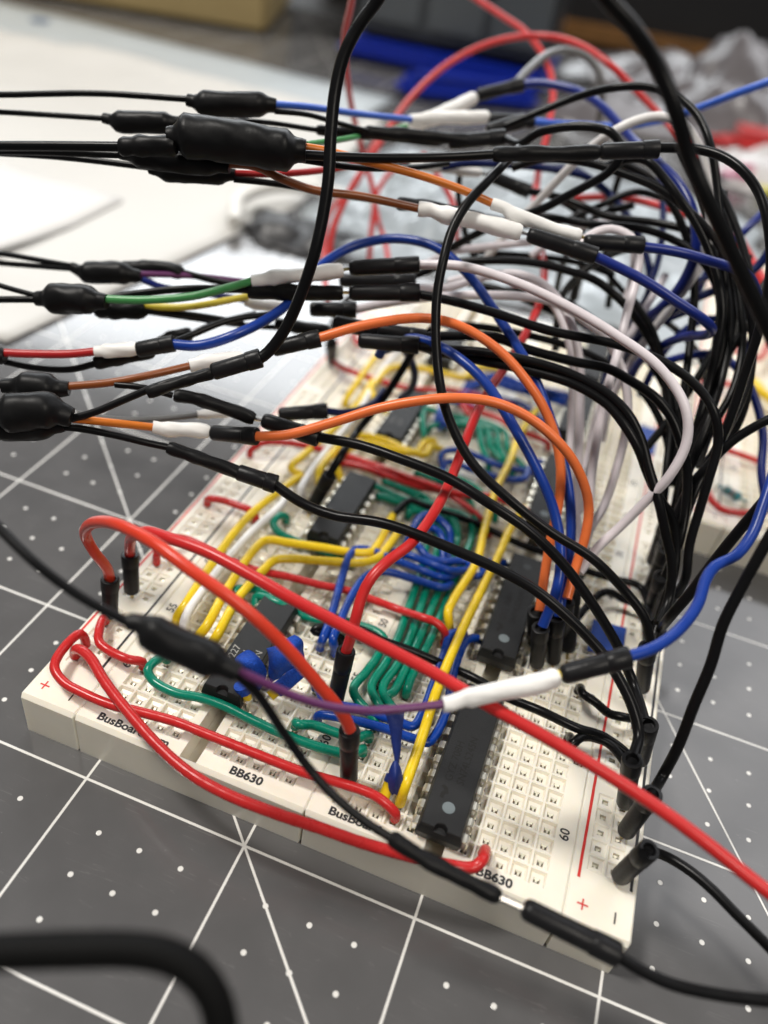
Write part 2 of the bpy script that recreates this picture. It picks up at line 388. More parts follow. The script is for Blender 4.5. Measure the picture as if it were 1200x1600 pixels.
# ------------------------------------------------------------ chips
def chip_body(npin,w=.64,h=.33,notch=.09):
    L_=npin*P+.04; V=[];F=[]; z0=.0; zm=.155; z1=h; ins=.035
    nn=10
    def ring(dx,dy,z,nr):
        pts=[]
        x=w/2-dx; y=L_/2-dy
        pts.append((x,-y,z)); pts.append((x,y,z)); pts.append((-x,y,z)); pts.append((-x,-y,z))
        for k in range(nn+1):
            a=math.pi*k/nn
            pts.append((-math.cos(a)*nr,-y+math.sin(a)*nr*1.0,z))
        return pts
    for r in (ring(ins*.8,ins*.8,z0,0.001),ring(0,0,zm,0.001),ring(ins*.5,ins*.5,z1-.085,0.001),ring(ins*.5,ins*.5,z1-.083,notch),ring(ins,ins,z1-.012,notch),ring(ins+.012,ins+.012,z1,notch)): V+=r
    n=4+nn+1
    for l in range(5):
        for k in range(n):
            k2=(k+1)%n; F.append((l*n+k,l*n+k2,(l+1)*n+k2,(l+1)*n+k))
    F.append(tuple(range(5*n,6*n)))
    F.append(tuple(reversed(range(n))))
    me=mesh('chip_body',V,F)
    bm=bmesh.new(); bm.from_mesh(me); bmesh.ops.recalc_face_normals(bm,faces=bm.faces)
    bmesh.ops.triangulate(bm,faces=[f for f in bm.faces if len(f.verts)>4])
    bm.to_mesh(me); bm.free(); me.materials.append(CHIP); return me
def leg_mesh():
    bm=bmesh.new(); w=.062
    # wide shoulder leaving the body, bending down; then the narrow foot
    prof=[(.30,.165),(.355,.165),(.383,.150),(.392,.12),(.392,.02)]
    th=.012
    def strip(prof,w):
        top=[];bot=[]
        for i,(x,z) in enumerate(prof):
            a=prof[max(0,i-1)]; b=prof[min(len(prof)-1,i+1)]; d=Vector((b[0]-a[0],b[1]-a[1])).normalized(); n=Vector((-d.y,d.x))
            if n.y<0 and i<2: n=-n
            n=Vector((abs(n.x),abs(n.y)))
            top.append((x+n.x*th,z+n.y*th)); bot.append((x-n.x*th,z-n.y*th))
        vs=[]
        for (tx,tz),(bx,bz) in zip(top,bot):
            vs.append([bm.verts.new((tx,-w,tz)),bm.verts.new((tx,w,tz)),bm.verts.new((bx,w,bz)),bm.verts.new((bx,-w,bz))])
        for a,b in zip(vs,vs[1:]):
            for k in range(4): bm.faces.new((a[k],a[(k+1)%4],b[(k+1)%4],b[k]))
        bm.faces.new(vs[0][::-1]); bm.faces.new(vs[-1])
    strip(prof,w); strip([(.392,.03),(.388,-.05),(.384,-.2)],.024)
    bmesh.ops.recalc_face_normals(bm,faces=bm.faces)
    me=bpy.data.meshes.new('leg'); bm.to_mesh(me); bm.free(); me.materials.append(METAL2); return me
LEG=leg_mesh(); BODY={n:chip_body(n) for n in (7,8,10)}
def disc(name,r,loc,m,parent,n=20):
    V=[(0,0,0)]+[(math.cos(2*math.pi*k/n)*r,math.sin(2*math.pi*k/n)*r,0) for k in range(n)]
    o=link(name,mesh(name,V,[(0,1+k,1+(k+1)%n) for k in range(n)]),m,parent); o.location=loc; return o
def chip(strip,r1,r2,label,lines=(),lm=None,dots=False,logo=False,ox=0,oy=0,size=.15,ly=0,rot=math.pi/2):
    n=r2-r1+1; cx=strip*STRIP_X+5.5*P; cy=((63-r1)*P+(63-r2)*P)/2
    t=thing('integrated_circuit',label,'microchip',(cx+ox,cy+oy,TOP+.06))
    link('body',BODY[n],None,t)
    for s in (-1,1):
        for k in range(n):
            l=link('leg',LEG,None,t); l.location=(0,(k-(n-1)/2)*P,0); l.rotation_euler=(0,0,0 if s>0 else math.pi)
    z=.332
    if dots:
        disc('moulded_dot',.088,(.01,-n*P/2+.36,z),DOTM,t)
        disc('moulded_dot',.075,(.01,n*P/2-.30,z),mat('chip_dot_dark',(.03,.033,.035),.4),t)
    for i,s in enumerate(lines):
        text('marking',s,size,(-.11+i*.17-(.06 if len(lines)>2 else 0),ly,z),rot,lm,t,'CENTER' if not ly else 'LEFT',bold=.0)
    if logo:
        V=[(-.07,-.10),(-.02,-.13),(.01,-.06),(.06,-.05),(.05,.05),(.0,.09),(-.045,.06),(-.01,.03),(.005,-.005),(-.04,-.03)]
        o=link('maker_logo',mesh('maker_logo',[(x,y,0) for x,y in V],[tuple(range(len(V)))]),FAINT,t); o.location=(-.12,-.68,z); o.rotation_euler=(0,0,.3)
    return t
chip(1,54,63,'front right black chip at the board edge with a pale round dot by its notch',('GYZ 708H','SN74LS245N'),FAINT,True,True,size=.155,ly=-.52)
chip(1,41,50,'black chip in the right channel behind the white sleeve, with two round dots',('GYZ 708H','SN74LS245N'),FAINT,True,True,size=.155,ly=-.52)
chip(1,27,36,'third black chip back in the right channel, behind the orange jumpers',('SN74LS245N',),FAINT,True)
chip(1,13,22,'fourth blurred chip back in the right channel behind the white jumpers')
chip(1,2,11,'farthest chip in the right channel under the connector tangle')
chip(0,53,60,'front left chip with P227 marking and blue tape on its corner',('P227','63N','193N'),GREYP,size=.165,ly=-.48)
chip(0,38,45,'second left chip with a notched glossy front beside the slanted black housing',('74LS','08N','193'),mat('chip_print_dim',(.12,.12,.115),.5),size=.15,ly=-.55)
chip(0,24,31,'third left chip among the rear yellow wires',('74LS','32N'),mat('chip_print_dim',(.12,.12,.115),.5),size=.15,ly=-.55)
chip(0,9,16,'farthest left chip beneath the middle connectors')

# ------------------------------------------------------------ wires and connectors
WIRES=[
  ('hookup_wire', 'leftmost long yellow wire beside the white one, its near end by the 55 mark', 'hookup wire', 'solid hookup wires lying on the breadboard', [
    ('hook','yellow',0.078,[(0,1.778,0.8),(0,1.778,1),(0.051,1.956,1.14),(-0.036,2.955,1.14),(-0.054,4.298,1.14),(0.152,5.363,1.14),(0.254,6.096,1),(0.254,6.096,0.8)]),
  ]),
  ('hookup_wire', 'white hookup wire between two long yellow wires by the 55 mark', 'hookup wire', 'solid hookup wires lying on the breadboard', [
    ('hook','white',0.078,[(0.254,1.524,0.8),(0.254,1.524,1),(0.195,1.706,1.14),(0.132,2.647,1.14),(0.191,3.939,1.14),(0.332,4.922,1.14),(0.254,5.588,1),(0.254,5.588,0.8)]),
  ]),
  ('hookup_wire', 'yellow wire right of the white one, bent square behind the front left chip', 'hookup wire', 'solid hookup wires lying on the breadboard', [
    ('hook','yellow',0.078,[(0.508,1.524,0.8),(0.508,1.524,1),(0.591,1.665,1.2),(0.495,2.52,1.2),(0.468,3.581,1.2),(0.543,3.882,1.2),(0.909,4.002,1.2),(1.457,4.163,1.2),(2.12,4.348,1.2),(2.313,4.487,1.2),(2.356,4.776,1.2),(2.346,5.224,1.2),(2.286,5.842,1),(2.286,5.842,0.8)]),
  ]),
  ('hookup_wire', 'yellow wire nearest the front left chip, bent square and running right', 'hookup wire', 'solid hookup wires lying on the breadboard', [
    ('hook','yellow',0.078,[(0.762,1.524,0.8),(0.762,1.524,1),(0.827,1.578,1.2),(0.751,2.408,1.2),(0.826,3.198,1.2),(0.898,3.5,1.2),(1.128,3.658,1.2),(1.697,3.885,1.2),(2.259,4.145,1.2),(2.473,4.386,1.2),(2.532,4.698,1.2),(2.575,5.148,1.2),(2.54,5.588,1),(2.54,5.588,0.8)]),
  ]),
  ('hookup_wire', 'green wire curling round the front of the chip with blue tape on it', 'hookup wire', 'solid hookup wires lying on the breadboard', [
    ('hook','green',0.071,[(0.254,1.016,0.8),(0.254,1.016,1),(0.21,0.746,1.12),(0.211,0.586,1.12),(0.331,0.508,1.05),(0.761,0.445,1.05),(1.106,0.522,1.05),(1.491,0.542,1.05),(2.031,0.491,1.05),(2.546,0.47,1.05),(3.13,0.497,1.05),(3.472,0.575,1.05),(3.593,0.762,1),(3.593,0.762,0.8)]),
  ]),
  ('hookup_wire', 'short green wire ending beside the red wire housing at the front seam', 'hookup wire', 'solid hookup wires lying on the breadboard', [
    ('hook','green',0.071,[(2.54,0.762,0.8),(2.54,0.762,1),(2.631,0.609,1.2),(2.818,0.746,1.12),(3.161,0.764,1.12),(3.444,0.801,1.12),(3.593,1.016,1),(3.593,1.016,0.8)]),
  ]),
  ('hookup_wire', 'red wire looping over the plus mark and under the long front red wire', 'hookup wire', 'solid hookup wires lying on the breadboard', [
    ('hook','red',0.071,[(-0.995,0.762,0.8),(-0.995,0.762,1),(-1.04,0.725,1.15),(-1.084,0.396,1.15),(-0.989,0.041,1.15),(-0.722,-0.112,1.12),(-0.395,-0.155,1.12),(0.049,-0.163,1.12),(0.567,-0.087,1.12),(1.042,-0.029,1.12),(1.544,-0.027,1.12),(2.283,-0.024,1.12),(3.003,-0.013,1.12),(3.502,0.043,1.12),(3.87,0.053,1.15),(4.082,0.034,1.15),(4.355,0,1),(4.355,0,0.8)]),
  ]),
  ('hookup_wire', 'long red wire hanging over the front edge and its printed names', 'hookup wire', 'solid hookup wires lying on the breadboard', [
    ('hook','red',0.078,[(-0.995,0.508,0.8),(-0.995,0.508,1),(-0.778,0.399,1.25),(-0.565,0.315,1.28),(-0.153,0.051,1.28),(0.503,-0.291,1.28),(1.12,-0.568,1.28),(1.653,-0.739,1.28),(2.209,-0.814,1.28),(2.891,-0.804,1.28),(3.516,-0.757,1.28),(4.059,-0.724,1.28),(4.602,-0.661,1.28),(5.05,-0.583,1.28),(5.331,-0.524,1.28),(5.525,-0.432,1.25),(5.594,-0.347,1.3),(5.625,0,1),(5.625,0,0.8)]),
  ]),
  ('hookup_wire', 'short red wire with a bare end beside the 60 mark on the left', 'hookup wire', 'solid hookup wires lying on the breadboard', [
    ('hook','red',0.071,[(-0.995,1.27,0.8),(-0.995,1.27,1),(-0.855,0.937,1.1),(-0.724,0.745,1.1),(-0.543,0.687,1.08),(-0.165,0.648,1.1),(0,0.762,1),(0,0.762,0.8)]),
  ]),
  ('hookup_wire', 'short red wire bridging the left rail beside the 45 mark', 'hookup wire', 'solid hookup wires lying on the breadboard', [
    ('hook','red',0.071,[(-0.995,4.572,0.8),(-0.995,4.572,1),(-0.797,4.494,1.15),(-0.635,4.588,1.1),(-0.331,4.588,1.1),(-0.128,4.576,1.1),(0,4.572,1),(0,4.572,0.8)]),
  ]),
  ('hookup_wire', 'red wire diving under the yellow wires from the left rail to the green bus', 'hookup wire', 'solid hookup wires lying on the breadboard', [
    ('hook','red',0.071,[(-0.995,2.794,0.8),(-0.995,2.794,1),(-0.965,2.806,1.15),(-0.965,3.116,1.15),(-0.819,3.355,1.08),(-0.296,3.318,1.08),(0.24,3.24,1.08),(0.669,3.235,1.08),(1.219,3.347,1.08),(1.786,3.417,1.08),(2.223,3.506,1.08),(2.751,3.508,1.08),(3.218,3.499,1.08),(3.644,3.298,1.3),(3.866,3.301,1.3),(4.035,3.283,1.2),(4.101,3.302,1),(4.101,3.302,0.8)]),
  ]),
  ('hookup_wire', 'green wire rounding the rear of the front left chip into the bus', 'hookup wire', 'solid hookup wires lying on the breadboard', [
    ('hook','green',0.071,[(0.762,2.54,0.8),(0.762,2.54,1),(0.586,2.642,1.1),(0.746,2.844,1.02),(1.209,2.723,1.2),(1.587,2.796,1.1),(2.017,2.887,1.02),(2.526,2.906,1.02),(2.987,2.857,1.1),(3.19,2.76,1.1),(3.205,2.444,1.02),(3.151,2.062,1.02),(3.116,1.571,1.1),(3.593,1.27,1),(3.593,1.27,0.8)]),
  ]),
  ('hookup_wire', 'green wire just inside the first one behind the front left chip', 'hookup wire', 'solid hookup wires lying on the breadboard', [
    ('hook','green',0.071,[(1.016,2.54,0.8),(1.016,2.54,1),(0.951,2.665,1.1),(1.434,2.613,1.2),(1.744,2.722,1),(2.083,2.735,1),(2.41,2.774,1),(3.593,2.54,1),(3.593,2.54,0.8)]),
  ]),
  ('hookup_wire', 'green bus wire whose bare end shows left of the front blue pair', 'hookup wire', 'solid hookup wires lying on the breadboard', [
    ('hook','green',0.071,[(2.794,5.842,0.8),(2.794,5.842,1),(3.074,5.464,1),(3.184,4.996,1),(3.274,4.256,1),(3.324,3.635,1),(3.373,2.916,1),(3.367,2.397,1),(3.328,1.823,1),(3.593,1.524,1),(3.593,1.524,0.8)]),
  ]),
  ('hookup_wire', 'second green bus wire from the left under the red and black wires', 'hookup wire', 'solid hookup wires lying on the breadboard', [
    ('hook','green',0.071,[(2.794,6.096,0.8),(2.794,6.096,1),(3.229,5.75,1),(3.377,5.136,1),(3.463,4.301,1),(3.516,3.65,1),(3.558,2.963,1),(3.546,2.413,1),(3.502,1.867,1),(3.847,1.524,1),(3.847,1.524,0.8)]),
  ]),
  ('hookup_wire', 'third green bus wire from the left with a cut end near the tape flag', 'hookup wire', 'solid hookup wires lying on the breadboard', [
    ('hook','green',0.071,[(2.54,6.096,0.8),(2.54,6.096,1),(2.528,6.149,1),(3.148,6.25,1.05),(3.437,6.177,1.08),(3.574,5.935,1),(3.629,5.425,1),(3.677,4.341,1),(3.694,3.708,1),(3.701,3.003,1),(3.697,2.415,1),(3.662,1.89,1),(3.593,1.778,1),(3.593,1.778,0.8)]),
  ]),
  ('hookup_wire', 'rightmost green bus wire with a short bare end over the sockets', 'hookup wire', 'solid hookup wires lying on the breadboard', [
    ('hook','green',0.071,[(2.794,6.35,0.8),(2.794,6.35,1),(2.964,6.455,1),(3.45,6.481,1.05),(3.719,6.288,1.08),(3.835,6.014,1),(3.865,5.433,1),(3.868,4.3,1),(3.873,3.765,1),(3.875,3.089,1),(3.845,2.559,1),(3.836,2.19,1),(3.847,2.032,1),(3.847,2.032,0.8)]),
  ]),
  ('hookup_wire', 'short hooked green wire behind the white wire and left of the second chip', 'hookup wire', 'solid hookup wires lying on the breadboard', [
    ('hook','green',0.071,[(0.508,4.826,0.8),(0.508,4.826,1),(0.418,4.689,1.1),(0.417,4.445,1.1),(0.592,4.325,1.05),(1.099,4.309,1),(1.656,4.337,0.97),(2.032,4.318,1),(2.032,4.318,0.8)]),
  ]),
  ('hookup_wire', 'blue wire arching from the chip gap over to the green bus', 'hookup wire', 'solid hookup wires lying on the breadboard', [
    ('hook','blue',0.071,[(2.286,2.286,0.8),(2.286,2.286,1),(2.332,2.209,1.2),(2.269,2.706,1.2),(2.081,3.679,1.2),(2.019,4.124,1.25),(2.054,4.425,1.2),(2.302,4.519,1.2),(2.678,4.494,1.2),(3.168,4.477,1.2),(3.651,4.461,1.2),(3.847,4.826,1),(3.847,4.826,0.8)]),
  ]),
  ('hookup_wire', 'blue wire with a bare foot next to the red wire housing', 'hookup wire', 'solid hookup wires lying on the breadboard', [
    ('hook','blue',0.071,[(2.54,2.286,0.8),(2.54,2.286,1),(2.482,2.265,1.22),(2.44,2.695,1.22),(2.402,3.397,1.22),(2.478,3.864,1.25),(2.7,4.068,1.25),(3.261,4.188,1.2),(3.723,4.218,1.2),(3.847,4.572,1),(3.847,4.572,0.8)]),
  ]),
  ('hookup_wire', 'blue wire lying on top where the bus wires cross, bent at its right end', 'hookup wire', 'solid hookup wires lying on the breadboard', [
    ('hook','blue',0.071,[(2.54,4.826,0.8),(2.54,4.826,1),(2.982,4.635,1.28),(3.352,4.609,1.28),(3.714,4.6,1.28),(4.101,5.08,1),(4.101,5.08,0.8)]),
  ]),
  ('hookup_wire', 'blue wire swinging under the long yellow wires beside the second chip', 'hookup wire', 'solid hookup wires lying on the breadboard', [
    ('hook','blue',0.071,[(2.794,5.334,0.8),(2.794,5.334,1),(3.055,5.015,1.2),(3.266,4.866,1.18),(3.532,4.875,1.18),(3.957,5.115,1.15),(4.179,4.827,1.15),(4.283,4.935,1.15),(4.265,5.168,1.18),(4.609,5.588,1),(4.609,5.588,0.8)]),
  ]),
  ('hookup_wire', 'outer blue loop behind the bus wires', 'hookup wire', 'solid hookup wires lying on the breadboard', [
    ('hook','blue',0.071,[(2.794,5.08,0.8),(2.794,5.08,1),(2.86,5.594,1.4),(3.01,5.694,1.45),(3.255,5.666,1.4),(3.474,5.506,1.35),(3.593,5.08,1),(3.593,5.08,0.8)]),
  ]),
  ('hookup_wire', 'inner blue loop behind the bus wires', 'hookup wire', 'solid hookup wires lying on the breadboard', [
    ('hook','blue',0.071,[(2.794,4.826,0.8),(2.794,4.826,1),(2.994,5.349,1.3),(3.15,5.534,1.3),(3.357,5.386,1.3),(3.593,4.826,1),(3.593,4.826,0.8)]),
  ]),
  ('hookup_wire', 'long yellow wire running far back over the middle of the right strip', 'hookup wire', 'solid hookup wires lying on the breadboard', [
    ('hook','yellow',0.078,[(4.101,3.556,0.8),(4.101,3.556,1),(3.999,3.64,1.25),(3.996,3.965,1.25),(4.121,5.104,1.25),(4.03,6.033,1.25),(3.942,7.221,1.25),(3.98,8.455,1.25),(3.959,9.514,1.25),(4.101,11.176,1),(4.101,11.176,0.8)]),
  ]),
  ('hookup_wire', 'long yellow wire whose near end stands beside the twisted tape flag', 'hookup wire', 'solid hookup wires lying on the breadboard', [
    ('hook','yellow',0.078,[(4.355,0.254,0.8),(4.355,0.254,1),(4.355,0.323,1.25),(4.345,0.812,1.25),(4.319,1.449,1.25),(4.303,1.713,1.38),(4.302,2.494,1.4),(4.325,3.438,1.3),(4.377,4.346,1.25),(4.456,5.566,1.25),(4.468,6.208,1.25),(4.609,7.366,1),(4.609,7.366,0.8)]),
  ]),
  ('hookup_wire', 'blue wire bent square in front of the chip, outer one of the pair', 'hookup wire', 'solid hookup wires lying on the breadboard', [
    ('hook','blue',0.071,[(2.794,1.016,0.8),(2.794,1.016,1),(3.194,1.061,1.1),(3.766,1.146,1.1),(4.209,1.161,1.1),(4.426,1.19,1.1),(4.497,1.379,1.1),(4.524,1.827,1.1),(4.415,2.676,1.1),(4.445,3.353,1.1),(4.609,3.556,1),(4.609,3.556,0.8)]),
  ]),
  ('hookup_wire', 'blue wire bent square in front of the chip, inner one of the pair', 'hookup wire', 'solid hookup wires lying on the breadboard', [
    ('hook','blue',0.071,[(2.54,1.524,0.8),(2.54,1.524,1),(2.821,1.222,1.1),(3.301,1.314,1.08),(3.896,1.358,1.08),(4.142,1.375,1.08),(4.204,1.653,1.08),(4.197,2.241,1.08),(4.18,2.868,1.08),(4.172,3.39,1.08),(4.355,3.556,1),(4.355,3.556,0.8)]),
  ]),
  ('hookup_wire', 'red wire reaching from the left rail to the third right chip', 'hookup wire', 'solid hookup wires lying on the breadboard', [
    ('hook','red',0.071,[(-0.995,6.35,0.8),(-0.995,6.35,1),(-0.783,6.47,1.2),(-0.346,6.727,1.2),(0.613,7.006,1.12),(1.456,7.02,1.12),(2.389,6.882,1.2),(3.202,6.876,1.2),(4.001,7.14,1.2),(4.545,7.167,1.12),(5.117,7.112,1),(5.117,7.112,0.8)]),
  ]),
  ('hookup_wire', 'red wire close behind the one reaching from the left rail', 'hookup wire', 'solid hookup wires lying on the breadboard', [
    ('hook','red',0.071,[(0.762,6.858,0.8),(0.762,6.858,1),(1.168,6.86,1.1),(2.294,6.807,1.1),(3.08,6.901,1.1),(4.101,6.35,1),(4.101,6.35,0.8)]),
  ]),
  ('hookup_wire', 'green wire behind the second left chip', 'hookup wire', 'solid hookup wires lying on the breadboard', [
    ('hook','green',0.071,[(1.27,6.604,0.8),(1.27,6.604,1),(1.168,6.309,1.15),(1.752,6.414,1.08),(2.323,6.325,1.08),(3.092,6.419,1.08),(3.593,5.842,1),(3.593,5.842,0.8)]),
  ]),
  ('hookup_wire', 'green wire in front of the third left chip, upper of two', 'hookup wire', 'solid hookup wires lying on the breadboard', [
    ('hook','green',0.071,[(2.54,7.62,0.8),(2.54,7.62,1),(2.265,7.564,1.05),(2.893,7.577,1.05),(3.476,7.473,1.05),(4.101,6.858,1),(4.101,6.858,0.8)]),
  ]),
  ('hookup_wire', 'green wire in front of the third left chip, lower of two', 'hookup wire', 'solid hookup wires lying on the breadboard', [
    ('hook','green',0.071,[(2.286,7.366,0.8),(2.286,7.366,1),(2.555,7.312,1.05),(3.266,7.237,1.05),(3.847,6.35,1),(3.847,6.35,0.8)]),
  ]),
  ('hookup_wire', 'long black wire from the second left chip down to the right rail', 'hookup wire', 'solid hookup wires lying on the breadboard', [
    ('hook','black',0.071,[(2.286,5.588,0.8),(2.286,5.588,1),(2.464,6.282,1.12),(2.754,6.289,1.12),(3.256,6.282,1.12),(3.907,6.276,1.12),(4.646,6.083,1.15),(5.215,6.048,1.15),(5.906,5.95,1.15),(6.57,6.012,1.12),(7.045,6.036,1.12),(7.354,5.08,1),(7.354,5.08,0.8)]),
  ]),
  ('hookup_wire', 'short black wire bridging to the right rail beside the blue tape square', 'hookup wire', 'solid hookup wires lying on the breadboard', [
    ('hook','black',0.071,[(5.879,4.064,0.8),(5.879,4.064,1),(6.358,5.346,1.25),(6.504,5.473,1.25),(6.798,5.519,1.15),(7.092,5.478,1.15),(7.354,4.318,1),(7.354,4.318,0.8)]),
  ]),
  ('hookup_wire', 'short curved black wire near the rail with its end lifted', 'hookup wire', 'solid hookup wires lying on the breadboard', [
    ('hook','black',0.071,[(6.387,3.302,0.8),(6.387,3.302,1),(6.419,2.92,1.3),(6.62,2.897,1.25),(6.868,2.818,1.2),(7.065,2.846,1.2),(7.354,3.048,1),(7.354,3.048,0.8)]),
  ]),
  ('hookup_wire', 'short black wire with a cut end under the red wire on the right', 'hookup wire', 'solid hookup wires lying on the breadboard', [
    ('hook','black',0.071,[(6.387,2.286,0.8),(6.387,2.286,1),(6.416,1.981,1.25),(6.515,2.148,1.25),(6.726,2.271,1.2),(6.984,2.282,1.15),(7.354,2.032,1),(7.354,2.032,0.8)]),
  ]),
  ('hookup_wire', 'long black wire crossing beneath the white sleeve to the right rail', 'hookup wire', 'solid hookup wires lying on the breadboard', [
    ('hook','black',0.071,[(2.54,2.54,0.8),(2.54,2.54,1),(2.099,2.413,1.1),(2.443,2.639,1.2),(2.849,2.544,1.35),(3.241,2.535,1.3),(3.657,2.631,1.2),(4.197,2.702,1.08),(4.745,2.64,1.1),(5.294,2.383,1.25),(5.862,2.222,1.4),(6.399,2.202,1.35),(6.862,2.347,1.2),(7.354,2.286,1),(7.354,2.286,0.8)]),
  ]),
  ('hookup_wire', 'yellow wire beside the white one in the rear row, near end by the black housing', 'hookup wire', 'solid hookup wires lying on the breadboard', [
    ('hook','yellow',0.078,[(0.254,6.096,0.8),(0.254,6.096,1),(0.037,6.055,1.14),(0.085,6.668,1.14),(0.265,7.852,1.14),(0.348,9.061,1.14),(0.254,10.414,1),(0.254,10.414,0.8)]),
  ]),
  ('hookup_wire', 'yellow wire bent round the third left chip on its near side', 'hookup wire', 'solid hookup wires lying on the breadboard', [
    ('hook','yellow',0.078,[(0.762,5.842,0.8),(0.762,5.842,1),(0.596,6.127,1.18),(0.581,6.895,1.18),(0.669,7.377,1.2),(0.845,7.751,1.18),(1.355,7.866,1.18),(1.967,7.748,1.2),(2.296,7.786,1.2),(2.315,8.135,1.2),(2.54,8.382,1),(2.54,8.382,0.8)]),
  ]),
  ('hookup_wire', 'yellow wire bent round the third left chip just inside the other', 'hookup wire', 'solid hookup wires lying on the breadboard', [
    ('hook','yellow',0.078,[(1.016,6.35,0.8),(1.016,6.35,1),(0.777,6.588,1.18),(0.837,7.248,1.18),(1.096,7.576,1.2),(1.729,7.609,1.2),(2.1,7.775,1.2),(2.14,8.19,1.2),(2.286,8.636,1),(2.286,8.636,0.8)]),
  ]),
  ('hookup_wire', 'white hookup wire in the middle of the rear yellow bundle', 'hookup wire', 'solid hookup wires lying on the breadboard', [
    ('hook','white',0.078,[(0.508,5.588,0.8),(0.508,5.588,1),(0.492,5.443,1.14),(0.419,6.131,1.14),(0.455,7.747,1.14),(0.469,8.746,1.14),(0.343,11.278,1.14),(0.762,12.954,1),(0.762,12.954,0.8)]),
  ]),
  ('hookup_wire', 'yellow wire at the far left of the rear bundle', 'hookup wire', 'solid hookup wires lying on the breadboard', [
    ('hook','yellow',0.078,[(0,9.144,0.8),(0,9.144,1),(0.01,9.86,1.14),(-0.023,11.039,1.14),(-0.021,11.59,1.14),(0.254,12.954,1),(0.254,12.954,0.8)]),
  ]),
  ('hookup_wire', 'yellow wire in the rear bundle bent square toward the far blue ribbon', 'hookup wire', 'solid hookup wires lying on the breadboard', [
    ('hook','yellow',0.078,[(1.016,9.144,0.8),(1.016,9.144,1),(0.443,9.548,1.16),(0.405,10.171,1.16),(0.521,10.743,1.2),(0.94,11.127,1.16),(1.637,11.261,1.16),(2.19,11.295,1.2),(2.295,11.814,1.2),(2.794,12.446,1),(2.794,12.446,0.8)]),
  ]),
  ('hookup_wire', 'red wire running from a black housing on the far left rail', 'hookup wire', 'solid hookup wires lying on the breadboard', [
    ('hook','red',0.071,[(-0.995,10.668,0.8),(-0.995,10.668,1),(-0.617,10.212,1.15),(-0.285,10.216,1.1),(0.372,10.198,1.1),(0.928,10.219,1.1),(1.462,10.392,1.1),(2.151,10.757,1.1),(3.593,10.922,1),(3.593,10.922,0.8)]),
  ]),
  ('hookup_wire', 'short red wire at the far end of the left rail', 'hookup wire', 'solid hookup wires lying on the breadboard', [
    ('hook','red',0.071,[(-0.995,12.192,0.8),(-0.995,12.192,1),(-0.613,11.478,1.15),(-0.225,11.584,1.15),(0.254,12.192,1),(0.254,12.192,0.8)]),
  ]),
  ('hookup_wire', 'near strand of the blue ribbon of wires in the rear middle', 'hookup wire', 'solid hookup wires lying on the breadboard', [
    ('hook','blue',0.071,[(2.286,10.922,0.8),(2.286,10.922,1),(2.805,11.414,1.2),(3.362,11.43,1.2),(3.899,11.65,1.1),(4.863,11.684,1),(4.863,11.684,0.8)]),
  ]),
  ('hookup_wire', 'middle strand of the blue ribbon of wires in the rear middle', 'hookup wire', 'solid hookup wires lying on the breadboard', [
    ('hook','blue',0.071,[(2.286,11.176,0.8),(2.286,11.176,1),(2.845,11.643,1.2),(3.414,11.629,1.2),(3.937,11.62,1.22),(4.863,11.938,1),(4.863,11.938,0.8)]),
  ]),
  ('hookup_wire', 'far strand of the blue ribbon of wires in the rear middle', 'hookup wire', 'solid hookup wires lying on the breadboard', [
    ('hook','blue',0.071,[(2.286,11.43,0.8),(2.286,11.43,1),(2.886,11.877,1.2),(3.466,11.831,1.2),(3.975,11.589,1.34),(4.863,12.192,1),(4.863,12.192,0.8)]),
  ]),
  ('hookup_wire', 'first strand from the left of the green fan of wires behind the red lead', 'hookup wire', 'solid hookup wires lying on the breadboard', [
    ('hook','green',0.071,[(2.032,9.144,0.8),(2.032,9.144,1),(3.007,9.449,1.15),(3.257,8.925,1.1),(3.593,8.382,1),(3.593,8.382,0.8)]),
  ]),
  ('hookup_wire', 'second strand from the left of the green fan of wires behind the red lead', 'hookup wire', 'solid hookup wires lying on the breadboard', [
    ('hook','green',0.071,[(2.286,9.398,0.8),(2.286,9.398,1),(3.201,9.508,1.15),(3.453,8.958,1.1),(3.847,8.636,1),(3.847,8.636,0.8)]),
  ]),
  ('hookup_wire', 'third strand from the left of the green fan of wires behind the red lead', 'hookup wire', 'solid hookup wires lying on the breadboard', [
    ('hook','green',0.071,[(2.54,9.652,0.8),(2.54,9.652,1),(3.395,9.567,1.15),(3.648,8.992,1.1),(4.101,8.382,1),(4.101,8.382,0.8)]),
  ]),
  ('hookup_wire', 'fourth strand from the left of the green fan of wires behind the red lead', 'hookup wire', 'solid hookup wires lying on the breadboard', [
    ('hook','green',0.071,[(2.794,9.906,0.8),(2.794,9.906,1),(3.589,9.626,1.15),(3.844,9.025,1.1),(4.355,8.636,1),(4.355,8.636,0.8)]),
  ]),
  ('hookup_wire', 'blue wire lying in front of the green fan, upper strand', 'hookup wire', 'solid hookup wires lying on the breadboard', [
    ('hook','blue',0.071,[(2.794,7.62,0.8),(2.794,7.62,1),(2.602,7.989,1.2),(2.862,8.323,1.2),(3.351,8.448,1.1),(3.797,8.37,1.1),(4.609,8.636,1),(4.609,8.636,0.8)]),
  ]),
  ('hookup_wire', 'blue wire lying in front of the green fan, lower strand', 'hookup wire', 'solid hookup wires lying on the breadboard', [
    ('hook','blue',0.071,[(2.794,7.366,0.8),(2.794,7.366,1),(2.775,7.965,1.08),(3.343,7.934,1.1),(3.963,7.966,1.1),(4.368,8.196,1.1),(4.408,8.67,1.1),(4.609,9.144,1),(4.609,9.144,0.8)]),
  ]),
  ('jumper_wire', 'orange red jumper looping out of the front housing on the left rail', 'jumper wire', 'jumper leads arching over the breadboard', [
    ('house','black',0.135,[(-0.977,1.387,0.93),(-0.966,1.471,1.7)]),
